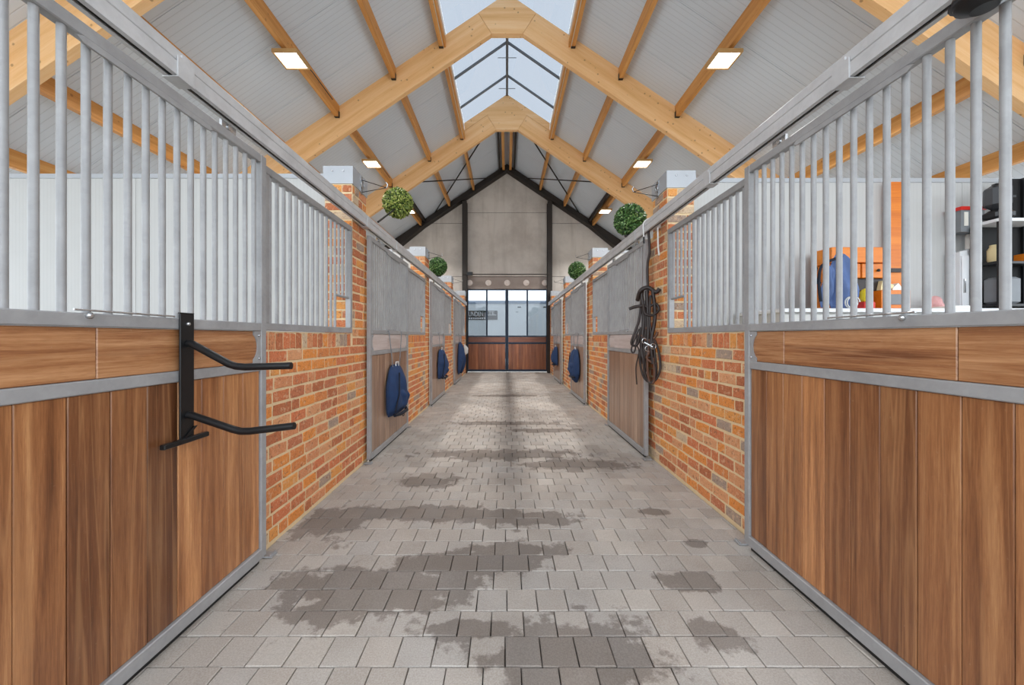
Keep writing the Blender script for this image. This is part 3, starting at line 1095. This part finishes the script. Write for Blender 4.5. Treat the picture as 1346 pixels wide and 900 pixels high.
text('PUNDEN', 0.31, (-1.94, -0.026, 2.475), sg, M['white'], sx=0.66)
text('TE', 0.20, (-0.88, -0.026, 2.57), sg, M['white'], sx=1.3)
MB().box(-0.90, -0.50, -0.026, -0.021, 2.52, 2.545).build('sign_rule', M['white'], sg)
for i in range(9):
    MB().box(-1.93 + i * 0.105, -1.86 + i * 0.105, -0.026, -0.021, 2.34, 2.41).build('sign_stroke', M['white'], sg)

# ------------------------------------------------------------------ square lamps under the purlins
for side, sx in (('left', -1), ('right', 1)):
    for k, D in enumerate((5.47, 8.75, 12.05)):
        lp = thing('ceiling_lamp', 'square tan framed lamp under the %s purlin, %s' % (side, ['nearest the camera', 'second from the camera', 'last before the gable'][k]), 'lamp', (XR + sx * 3.17, D, 5.40), group='square lamps under the purlins')
        fr = MB()
        for (a0, a1, b0, b1) in ((-.18, .18, -.18, -.155), (-.18, .18, .155, .18), (-.18, -.155, -.155, .155), (.155, .18, -.155, .155)):
            fr.box(a0, a1, b0, b1, 0.0, 0.05)
        fr.box(-.155, .155, -.155, .155, 0.03, 0.05)
        fr.build('housing', M['lampbody'], lp)
        MB().box(-.153, .153, -.153, .153, 0.008, 0.026).build('diffuser', M['lampface'], lp)
        MB().box(-.02, .02, 0.06, 0.16, 0.05, 0.115).build('mounting_bracket', M['black'], lp)
        MB().tube([(0.02, 0.1, 0.11), (0.05, 0.2, 0.14), (0.045, 0.5, 0.20), (0.045, 1.2, 0.20)], 0.008, 6).build('cable', M['black'], lp)
        ld = bpy.data.lights.new('lamp_light', 'AREA')
        ld.shape = 'SQUARE'
        ld.size = 0.30
        ld.energy = LAMP_WATTS
        ld.color = (1.0, 0.975, 0.945)
        ld.spread = math.radians(130)
        lo = bpy.data.objects.new('lamp_light', ld)
        COL.objects.link(lo)
        lo.parent = lp
        lo.location = (0, 0, -0.004)

# ------------------------------------------------------------------ topiary balls
def ball_parts(parent, r=0.19, n=1500, mat='leaf'):
    rr = random.Random(3)
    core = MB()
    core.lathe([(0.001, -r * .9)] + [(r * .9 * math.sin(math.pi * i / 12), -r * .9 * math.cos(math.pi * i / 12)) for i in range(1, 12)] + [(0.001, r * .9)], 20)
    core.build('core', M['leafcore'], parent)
    lv = MB()
    ga = math.pi * (3 - math.sqrt(5))
    for i in range(n):
        z = 1 - 2 * (i + .5) / n
        q = math.sqrt(1 - z * z)
        d = Vector((q * math.cos(ga * i), q * math.sin(ga * i), z))
        t1 = d.orthogonal().normalized()
        t1 = (Matrix.Rotation(rr.uniform(0, 6.28), 3, d) @ t1)
        t2 = d.cross(t1)
        out = (d * rr.uniform(0.3, 1.1) + t1 * 0.8).normalized()
        p = d * r * rr.uniform(0.86, 0.96)
        L, w = r * rr.uniform(.12, .19), r * .042
        lv.add([p - t2 * w, p + out * L * .5 - t2 * w * 1.3, p + out * L, p + out * L * .5 + t2 * w * 1.3, p + t2 * w], [(0, 1, 2, 3, 4)])
    lv.build('leaves', M[mat], parent, kind='stuff')


def px3(x, y, D):
    return Vector(((x - 666) * D / FPX, D, EYE + (443 - y) * D / FPX))


b0 = thing('topiary_ball', 'light green topiary ball held up on a dark stay over the left track', 'topiary', px3(523, 267, 4.92), group='topiary balls on the sliding tracks')
ball_parts(b0, 0.195, 1500, 'leaflight')
st = px3(497, 291.5, 4.16) - px3(523, 267, 4.92)
MB().tube([(0, 0, -0.05), st], 0.012, 8).build('stay', M['black'], b0)
DARK = None
for (x, y, D, lab, r) in ((575.3, 350.5, 7.75, 'dark green topiary ball on the left track by the third stall door', .98), (828, 289.3, 4.66, 'dark green topiary ball resting on the right track beside the bridle', 1.0),
                          (758.5, 355.6, 8.22, 'smaller-looking dark green topiary ball on the right track by the third stall door', .97)):
    p = px3(x, y, D)
    b = thing('topiary_ball', lab, 'topiary', p, group='topiary balls on the sliding tracks')
    if DARK is None:
        ball_parts(b, 0.195)
        DARK = b
    else:
        for ch in DARK.children:
            if not ch.name.startswith('foot'):
                c = ch.copy()
                COL.objects.link(c)
                c.parent = b
    bottom = 2.612 - p.z
    MB().lathe([(0.07, bottom + 0.001), (0.07, bottom + 0.012), (0.03, bottom + 0.03), (0.03, -0.1)], 12).build('foot', M['black'], b)
# wire brackets out of the pillar caps
for side, P in SIDE.items():
    s = P['s']
    for bay in range(3):
        D = P['pil1'] - 0.16 + bay * PITCH
        w = thing('wire_bracket', 'thin wire bracket sticking out of the %s pillar cap, %s' % (side, FAR[bay]), 'bracket', (P['brick'] + s * 0.013, D, 2.93), group='wire brackets on the pillar caps')
        MB().tube([(0, 0, 0.06), (s * 0.27, -0.02, -0.03)], 0.004, 6).build('wire', M['black'], w)
        MB().tube([(0, 0, -0.07), (s * 0.27, -0.02, -0.03)], 0.004, 6).build('wire', M['black'], w)
        rg = [(s * 0.014, 0.035 * math.sin(a), 0.01 + 0.035 * math.cos(a)) for a in [i * math.pi / 8 for i in range(17)]]
        MB().tube(rg, 0.006, 6).build('ring', M['chrome'], w)
        MB().tube([(s * 0.27, -0.02, -0.03), (s * 0.285, -0.03, 0.0), (s * 0.27, -0.035, 0.02)], 0.006, 6).build('hook', M['chrome'], w)
        MB().box(0.0, s * 0.006, -0.02, 0.02, -0.09, 0.09).build('back_plate', M['chrome'], w)

# ------------------------------------------------------------------ saddle rack on the near left door
rk = thing('saddle_rack', 'black steel two-arm saddle rack hooked over the left door rail', 'saddle rack', (-1.457, 1.69, 0.88))
MB().cbox(0.002, 0.010, -0.037, 0.037, 0.0, 0.575, 0.002).box(-0.0005, 0.010, -0.037, 0.037, 0.575, 0.580).build('back_bar', M['black'], rk)
MB().tube([(0.012, 0.0, 0.44), (0.03, 0, 0.44), (0.195, 0.005, 0.348), (0.225, 0.005, 0.338), (0.27, 0.005, 0.334), (0.475, 0.01, 0.340)], 0.0165, 12).build('arm', M['black'], rk)
MB().tube([(0.012, 0.0, 0.118), (0.03, 0, 0.116), (0.215, 0.005, 0.050), (0.25, 0.005, 0.042), (0.29, 0.005, 0.043), (0.49, 0.01, 0.066)], 0.0165, 12).build('arm', M['black'], rk)
MB().cbox(0.011, 0.035, -0.14, 0.095, -0.002, 0.020, 0.003).build('foot_bar', M['black'], rk)
MB().prism([(-0.02, 0.02), (0.03, 0.06), (0.05, 0.06), (0.0, 0.02)], 'x', 0.011, 0.016).build('brace_plate', M['black'], rk)
MB().lathe([(0.009, 0.011), (0.009, 0.018), (0.005, 0.022)], 6, (0, 0, 0.53), 'x').build('bolt', M['chrome'], rk)

# ------------------------------------------------------------------ blue rug bags
def bag_shell(w, h, d, top=0.62, seed=1, nu=18, nv=20, tips=0.0, sag=0.0):
    """a stuffed hanging bag: local y across, z up from its bottom, x out from the door"""
    rr = random.Random(seed)
    ph = [rr.uniform(0, 6) for _ in range(4)]
    mb = MB()
    grid = []
    for side_ in (1, 0):
        for j in range(nv + 1):
            v = j / nv
            half = w / 2 * (top + (1 - top) * min(1, (1 - v) * 2.2)) * (1 - max(0, v - .86) ** 2 * 16) * (1 - max(0, .12 - v) * 1.6)
            for i in range(nu + 1):
                u = -1 + 2 * i / nu
                edge = max(0.0, 1 - abs(u) ** 3.0)
                ends = math.sin(math.pi * min(1, max(0.0, v * .96 + .03))) ** 0.5
                bul = d * edge * ends * (0.75 + .35 * (1 - v))
                bul += 0.018 * math.sin(7 * u + ph[0] + 3 * v) * edge * ends + 0.012 * math.sin(11 * v + ph[1] + 2 * u) * edge * ends
                z = v * h + tips * (1 - v) * (-abs(math.sin(u * 2.2 + ph[2])) * 0.16 + .05) + sag * u * (1 - v) * .1
                grid.append((bul if side_ else 0.004, u * half + 0.01 * math.sin(6 * v + ph[3]), z))
    W = nu + 1
    N = W * (nv + 1)
    fs = []
    for sd in range(2):
        for j in range(nv):
            for i in range(nu):
                a = sd * N + j * W + i
                fs.append((a, a + 1, a + W + 1, a + W))
    for j in range(nv):
        for i in (0, nu):
            a = j * W + i
            fs.append((a, a + W, a + N + W, a + N))
    for i in range(nu):
        for j in (0, nv):
            a = j * W + i
            fs.append((a, a + 1, a + N + 1, a + N))
    mb.add(grid, fs, True)
    return mb


def rug_bag(side, bay, yc, zb, w, h, d, label, seed, tips=0.0, kind='bag', strap=True):
    P = SIDE[side]
    s = P['s']
    t = thing('rug_bag' if kind == 'bag' else 'hung_blanket', label, 'bag' if kind == 'bag' else 'blanket', (P['door'] + s * 0.012, yc, zb), 0.0 if s > 0 else math.pi)
    bag_shell(w, h, d, seed=seed, tips=tips).build('body', M['blue'], t)
    if kind == 'bag':
        bag_shell(w * .58, h * .42, d * .42, top=.86, seed=seed + 5).build('pocket', M['blue'], t, (d * 0.62, 0.02, h * .12))
        MB().tube([(d * .5, -w * .36, .02), (d * .78, -w * .2, .015), (d * .80, w * .2, .015), (d * .5, w * .36, .02)], 0.022, 8).build('bottom_trim', M['bluedark'], t)
        MB().tube([(d * .6, -w * .40, h * .1), (d * .82, -w * .31, h * .45), (d * .7, -w * .22, h * .85)], 0.010, 6).build('side_piping', M['bluedark'], t)
        MB().tube([(d * .6, .03, -.01), (d * .62, .05, -.05), (d * .62, .10, -.05), (d * .6, .11, -.01)], 0.006, 6).build('carry_loop', M['bluedark'], t)
        MB().tube([(d * .2, -.06, h - .03), (d * .2, -.05, h + .03), (d * .2, .05, h + .03), (d * .2, .06, h - .03)], 0.008, 6).build('top_handle', M['rope'], t)
    if strap:
        for q in (-1, 1):
            yt = q * w * .38
            MB().tube([(0.02, q * w * .20, h - .04), (0.012, yt, 1.40 - zb), (0.004, yt, 1.43 - zb)], 0.006, 6).build('strap', M['grey'], t)
    return t


rug_bag('left', 1, 4.83, 0.37, 0.70, 0.63, 0.15, 'plump navy rug bag with pocket, on the second left door by grey straps', 2)
rug_bag('left', 2, 8.20, 0.46, 0.72, 0.63, 0.15, 'navy rug bag hung on the third left stall door', 9)
rug_bag('right', 2, 8.15, 0.48, 0.70, 0.62, 0.16, 'navy rug bag with two drooping ends hung on the third right stall door', 14, tips=1.0)
rug_bag('left', 3, 11.5, 0.40, 0.86, 0.80, 0.18, 'loose navy blanket hung on the left stall door closest to the gate', 21, tips=1.6, kind='blanket')
rug_bag('right', 3, 11.4, 0.50, 0.62, 0.57, 0.15, 'small navy rug bag hung on the right stall door closest to the gate', 33)
wc = thing('hung_cloth', 'small white cloth hung on the left wall end beside the gate', 'cloth', (-1.515, 13.35, 0.78))
bag_shell(0.34, 0.30, 0.14, seed=4, tips=.6, nu=10, nv=10).build('body', M['rope'], wc)
MB().tube([(0.02, 0, 0.27), (0.01, 0, 0.33), (-0.005, 0, 0.34)], 0.006, 6).build('hook', M['chrome'], wc)
# ------------------------------------------------------------------ bridles and lead rope on the right
def spline(pts, n=6):
    pts = [Vector(p) for p in pts]
    out = []
    for i in range(len(pts) - 1):
        p0, p1, p2, p3 = pts[max(i - 1, 0)], pts[i], pts[i + 1], pts[min(i + 2, len(pts) - 1)]
        for k in range(n):
            t = k / n
            out.append(0.5 * ((2 * p1) + (-p0 + p2) * t + (2 * p0 - 5 * p1 + 4 * p2 - p3) * t * t + (-p0 + 3 * p1 - 3 * p2 + p3) * t ** 3))
    out.append(pts[-1])
    return out


BO = Vector((1.46, 4.0, 1.75))
br = thing('bridle', 'bundle of dark leather bridles and reins hanging at the right brick pillar', 'bridle', BO)


def strap(name, pp, r, mat='leather'):
    pts = [px3(x, y, D) - BO for x, y, D in pp]
    MB().tube(spline(pts), r, 7).build(name, M[mat], br)


strap('hanging_strap', [(852, 302, 4.03), (854, 330, 4.02), (851, 350, 4.0), (852, 385, 3.98)], 0.0140)
strap('headpiece', [(838, 395, 4.06), (842, 382, 4.0), (852, 378, 3.98), (862, 384, 3.94), (867, 379, 3.92)], 0.0228)
strap('cheek_strap', [(843, 384, 4.02), (846, 420, 4.0), (843, 455, 4.0), (846, 478, 3.98)], 0.0194)
strap('cheek_strap', [(858, 382, 3.95), (861, 415, 3.93), (856, 450, 3.93), (858, 478, 3.93)], 0.0194)
strap('cheek_strap', [(850, 382, 3.98), (852, 430, 3.96), (850, 468, 3.96)], 0.0211)
strap('noseband', [(827, 406, 4.05), (836, 403, 4.02), (847, 402, 3.98), (851, 404, 3.96)], 0.0175)
strap('browband', [(846, 400, 3.98), (848, 412, 3.94), (858, 414, 3.92), (866, 407, 3.92), (862, 399, 3.93), (855, 402, 3.94)], 0.0140)
strap('throat_strap', [(845, 380, 4.02), (840, 420, 4.03), (830, 450, 4.05), (838, 452, 4.04), (843, 430, 4.02)], 0.0140)
strap('rein', [(846, 440, 3.98), (841, 470, 4.0), (846, 495, 3.98), (856, 502, 3.94), (864, 496, 3.91), (868, 480, 3.90), (864, 455, 3.92), (856, 440, 3.94)], 0.0123)
strap('rein', [(851, 445, 3.96), (846, 475, 3.97), (850, 498, 3.96), (858, 503, 3.93), (863, 488, 3.92), (860, 462, 3.93)], 0.0123)
strap('rein', [(856, 440, 3.94), (851, 470, 3.95), (853, 500, 3.95), (860, 500, 3.92), (859, 470, 3.92)], 0.0123, 'browntan')
strap('rein', [(849, 430, 3.97), (860, 450, 3.93), (850, 470, 3.95), (862, 478, 3.92)], 0.0140, 'browntan')
strap('thin_line', [(836, 452, 4.05), (840, 462, 4.04), (836, 482, 4.05), (837, 505, 4.05)], 0.0070)
for (x, y, D) in ((847, 448, 3.97), (858, 455, 3.92), (851, 458, 3.95)):
    c = px3(x, y, D) - BO
    MB().tube([c + Vector((.028 * math.cos(a), -.01, .028 * math.sin(a))) for a in [i * math.pi / 8 for i in range(17)]], .005, 6).build('bit_ring', M['chrome'], br)
strap('bit_bar', [(847, 450, 3.95), (853, 453, 3.93), (858, 456, 3.91)], 0.0123, 'chrome')

strap('cheek_strap', [(847, 395, 3.99), (849, 430, 3.98), (846, 462, 3.98), (850, 488, 3.97)], .014)
strap('cheek_strap', [(855, 388, 3.95), (854, 425, 3.94), (859, 452, 3.92), (861, 470, 3.91)], .013)
strap('noseband', [(843, 440, 4.0), (850, 447, 3.96), (860, 444, 3.92), (864, 436, 3.91)], .014, 'browntan')
strap('noseband', [(845, 462, 3.99), (853, 470, 3.95), (862, 466, 3.91)], .013)
strap('rein', [(838, 440, 4.03), (834, 462, 4.05), (830, 458, 4.06), (840, 432, 4.03)], .009)
strap('rein', [(858, 470, 3.92), (862, 490, 3.91), (855, 504, 3.94), (848, 490, 3.97), (848, 470, 3.98)], .009)
RO = Vector((1.48, 4.02, 2.62))
rp = thing('lead_rope', 'white lead rope looped over the right sliding track', 'rope', RO)
tx = SIDE['right']['track']
loop = [(tx - .012, 4.06, 2.44), (tx - .012, 4.07, 2.58), (tx + .015, 4.04, 2.624), (tx + .045, 3.98, 2.624), (tx + .068, 3.92, 2.62), (tx + .074, 3.90, 2.50), (tx + .076, 3.89, 2.30), (tx + .078, 3.87, 2.20)]
MB().tube(spline([Vector(p) - RO for p in loop]), .008, 8).build('cord', M['rope'], rp)
MB().tube([Vector((tx - .012, 4.06, 2.44)) - RO, Vector((tx - .014, 4.05, 2.37)) - RO], .010, 8).build('snap_hook', M['black'], rp)

dk = thing('rubber_cap', 'rounded black item hung at the top rail of the nearest right door', 'cap', (1.446, 1.137, 2.372))
MB().lathe([(0.03, -.02), (0.062, 0.0), (0.068, .03), (0.06, .06), (0.03, .075)], 20).build('shell', M['black'], dk, (0.012, 0, -0.0))
MB().lathe([(0.066, .0), (0.074, .006), (0.066, .012)], 20).build('rim', M['darkgrey'], dk, (0.012, 0, 0.012))

# ------------------------------------------------------------------ tack corner in the near right stall
CX0, CX1, CY0, CY1, CZ = 2.40, 5.45, 3.22, 3.90, 1.60
ct = thing('tack_bench', 'long white topped bench against the partition in the near right stall', 'bench', (CX0, CY0, 0))
MB().cbox(0, CX1 - CX0, 0, CY1 - CY0, CZ - 0.035, CZ, 0.005).build('top', M['white'], ct)
for i in range(5):
    a = 0.02 + i * (CX1 - CX0 - 0.04) / 5
    w = (CX1 - CX0 - 0.04) / 5
    MB().cbox(a + .003, a + w - .003, 0.03, 0.05, 0.09, CZ - 0.05, .003).build('door', M['outerwall'], ct)
MB().box(0.02, CX1 - CX0 - .02, 0.052, CY1 - CY0 - .01, 0.08, CZ - .036).build('carcass', M['outerwall'], ct)
for a in (0.05, CX1 - CX0 - 0.10):
    for bq in (0.08, CY1 - CY0 - 0.12):
        MB().box(a, a + .05, bq, bq + .05, 0, .08).build('leg', M['darkgrey'], ct)


def at(x, y, D):
    return px3(x, y, D)


# blue denim bag with black straps
dn = thing('denim_bag', 'dusty blue slumped bag with dark handles on the white bench', 'bag', (2.98, 3.42, CZ + .012))
bag_shell(0.21, 0.50, 0.16, top=.55, seed=6).build('body', M['bluepale'], dn, (0.07, 0, 0), (0, 0, -math.pi / 2))
bag_shell(0.07, 0.38, 0.08, top=.8, seed=16, nu=8).build('side_flap', M['bluepale'], dn, (-0.06, 0.02, 0.01), (0, math.radians(8), -math.pi / 2))
MB().tube(spline([(-.14, -.05, .06), (-.165, -.06, .22), (-.15, -.06, .36), (-.08, -.06, .42), (0.05, -.05, .47)]), .012, 7).build('handle', M['bluedark'], dn)
MB().tube(spline([(-.16, -.02, .37), (-.19, -.04, .28), (-.15, -.05, .22)]), .016, 7).build('handle', M['bluedark'], dn)

# orange hutch desk: board, drawers, pigeon hole, low chest
hu = thing('orange_hutch', 'orange pine hutch with knobbed drawers on the white bench', 'hutch', (3.14, 3.50, CZ))
W = 0.70
def hb(nm, a0, a1, y0, y1, z0, z1, m='orangewood'):
    return MB().cbox(a0, a1, y0, y1, z0, z1, .004).build(nm, M[m], hu, label=None)
hb('back_board', 0.0, W - .16, .30, .33, .02, .63)
hb('top_board', 0.0, W - .15, .10, .29, .47, .62)
for a0, a1 in ((.0, .26), (.265, .53)):
    d = hb('drawer', a0 + .01, a1, .08, .28, .32, .455)
    MB().lathe([(.006, 0), (.014, -.012), (.014, -.02), (.004, -.026)], 10, ((a0 + a1) / 2 + .02, .08, .39), 'y').build('knob', M['black'], d)
hb('pigeon_hole', .01, .53, .12, .285, .20, .318, 'leather')
hb('side_board', 0.0, .012, .08, .29, 0.02, .46)
hb('base_board', 0.0, W + .02, .0, .32, 0.0, .022)
ch = hb('small_chest', .44, W + .02, .06, .28, .024, .20)
MB().cbox(.47, W, .05, .058, .06, .16, .002).build('chest_drawer', M['grey'], ch)
# tall orange upright
up = thing('orange_upright', 'tall narrow orange board standing against the partition above the hutch', 'board', (3.955, 3.86, CZ))
MB().cbox(0, .135, 0, .045, 0, 1.36, .004).build('board', M['orangewood'], up)
MB().box(.01, .12, -.02, 0, .42, .46).build('cleat', M['leather'], up)


def small(name, label, cat, mb, mat, loc, group=None, rot=(0, 0, 0)):
    return tag(mb.build(name, M[mat], None, loc, rot), label, cat, group)


small('card_stack', 'cream cards lying on the small orange chest', 'cards', MB().prism([(0, 0), (.12, .02), (.13, .05), (.08, .07), (.02, .09)], 'y', 0, .10), 'cream', (3.59, 3.58, CZ + .202))
small('yellow_pot', 'yellow pot standing on the red tin before the orange hutch', 'pot', MB().lathe([(.035, 0), (.045, .02), (.045, .09), (.03, .11), (.012, .12)], 14), 'yellow', (3.26, 3.38, CZ + .072))
small('red_tin', 'low red tin under the yellow pot', 'tin', MB().cbox(0, .10, 0, .08, 0, .07, .008), 'red', (3.21, 3.34, CZ))
small('white_bottle', 'white bottle at the left of the orange hutch', 'bottle', MB().lathe([(.03, 0), (.034, .02), (.034, .10), (.012, .13), (.012, .16), (.003, .165)], 14), 'white', (3.175, 3.455, CZ))
small('paper_bundle', 'crumpled brown and white papers on top of the small orange chest', 'papers', MB().prism([(0, 0), (.13, 0), (.14, .04), (.09, .03), (.06, .07), (.01, .03)], 'y', 0, .12), 'paper', (3.725, 3.60, CZ + .202))
small('paper_sheet', 'loose white sheets on the bench right of the orange board', 'paper', MB().box(0, .30, 0, .2, 0, .006).box(.1, .36, .05, .26, .006, .03), 'paper', (3.86, 3.26, CZ))
small('pink_cloth', 'pale pink cloth bundle standing by the white cabinet', 'cloth', bag_shell(.12, .17, .07, top=.5, seed=12, nu=8, nv=8), 'pink', (4.36, 3.80, CZ), rot=(0, 0, -math.pi / 2))
small('cable_coil', 'small white cable coil on the bench below the blue bag', 'cable', MB().tube([(.05 * math.cos(a), .02 * a / 6, .055 + .05 * math.sin(a)) for a in [i * .4 for i in range(30)]], .005, 6), 'rope', (3.02, 3.24, CZ))

# white cabinet and the basket, paper roll on it
FX, FY = 4.62, 3.80
wcab = thing('white_cabinet', 'white enamel cabinet standing on the bench beside the black rack', 'cabinet', (FX, FY, CZ))
MB().prism([(0, 0), (.24, 0), (.24, .66), (.14, .66), (0, .62)], 'y', 0, .11).build('body', M['white'], wcab)
MB().cbox(.008, .232, -.016, -.001, .02, .58, .004).build('door', M['white'], wcab)
MB().box(.016, .026, -.030, -.016, .2, .34).build('handle', M['chrome'], wcab)
small('paper_roll', 'white paper roll standing on the white cabinet', 'paper roll', MB().lathe([(.046, 0), (.048, .006), (.048, .155), (.02, .157)], 16), 'paper', (FX + .19, FY + .052, CZ + .662))
bk = thing('red_rimmed_basket', 'grey basket with red rim above the white cabinet', 'basket', (FX + .0, FY - .01, CZ + .822))
for a0, a1, b0, b1 in ((0, .24, 0, .008), (0, .24, .112, .12), (0, .008, .008, .112), (.232, .24, .008, .112)):
    MB().box(a0, a1, b0, b1, 0, .24).build('side', M['grey'], bk)
MB().box(.008, .232, .008, .112, 0, .01).build('bottom', M['grey'], bk)
for k in range(3):
    MB().box(.03 + k * .07, .07 + k * .07, -.004, 0, .06, .20).build('slot', M['kerb'], bk)
rim = MB()
for a0, a1, b0, b1 in ((-.01, .25, -.01, 0), (-.01, .25, .12, .13), (-.01, 0, 0, .12), (.24, .25, 0, .12)):
    rim.box(a0, a1, b0, b1, .22, .255)
rim.build('rim', M['red'], bk)

# black rack with boxes
RX0, RY0 = 4.71, 3.56
rk2 = thing('black_rack', 'black open rack of dark shelves at the right end of the bench', 'rack', (RX0, RY0, CZ))
for (a, b) in ((0, 0), (.48, 0), (0, .18), (.48, .18)):
    MB().box(a, a + .025, b, b + .025, 0, .86 if a == 0 else 1.35).build('upright', M['black'], rk2)
for z in (.05, .46):
    MB().box(0.0, .505, 0.026, .179, z, z + .022).build('shelf', M['black'], rk2)
MB().box(0.0, .505, 0.0, .204, .861, .89).build('top_shelf', M['white'], rk2)
MB().box(-.02, .505, .206, .214, 0.02, .86).build('back_sheet', M['jet'], rk2)
MB().box(.27, .505, .206, .214, 0.862, 1.35).build('upper_back_sheet', M['jet'], rk2)
mc = thing('black_machine', 'rounded black and grey machine on the white top shelf of the black rack', 'machine', (RX0 + .02, RY0 + .02, CZ + .892))
MB().cbox(0, .19, 0, .16, 0, .10, .03).build('base', M['black'], mc)
MB().cbox(-.005, .175, -.005, .16, .102, .36, .05).build('hood', M['darkgrey'], mc)
MB().box(.02, .15, -.010, -.005, .20, .22).build('slot', M['black'], mc)
small('grey_crate', 'dull grey crate on the bottom shelf of the black rack', 'crate', MB().cbox(0, .22, 0, .14, 0, .26, .02), 'grey', (RX0 + .04, RY0 + .03, CZ + .074))
small('beige_jar', 'beige jar on the middle shelf of the black rack', 'jar', MB().lathe([(.045, 0), (.055, .02), (.055, .12), (.04, .15), (.04, .17)], 14), 'cream', (RX0 + .09, RY0 + .10, CZ + .484))
small('orange_box', 'small orange box on the middle shelf at the right of the black rack', 'box', MB().cbox(0, .12, 0, .1, 0, .08, .004), 'orangewood', (RX0 + .33, RY0 + .05, CZ + .484))
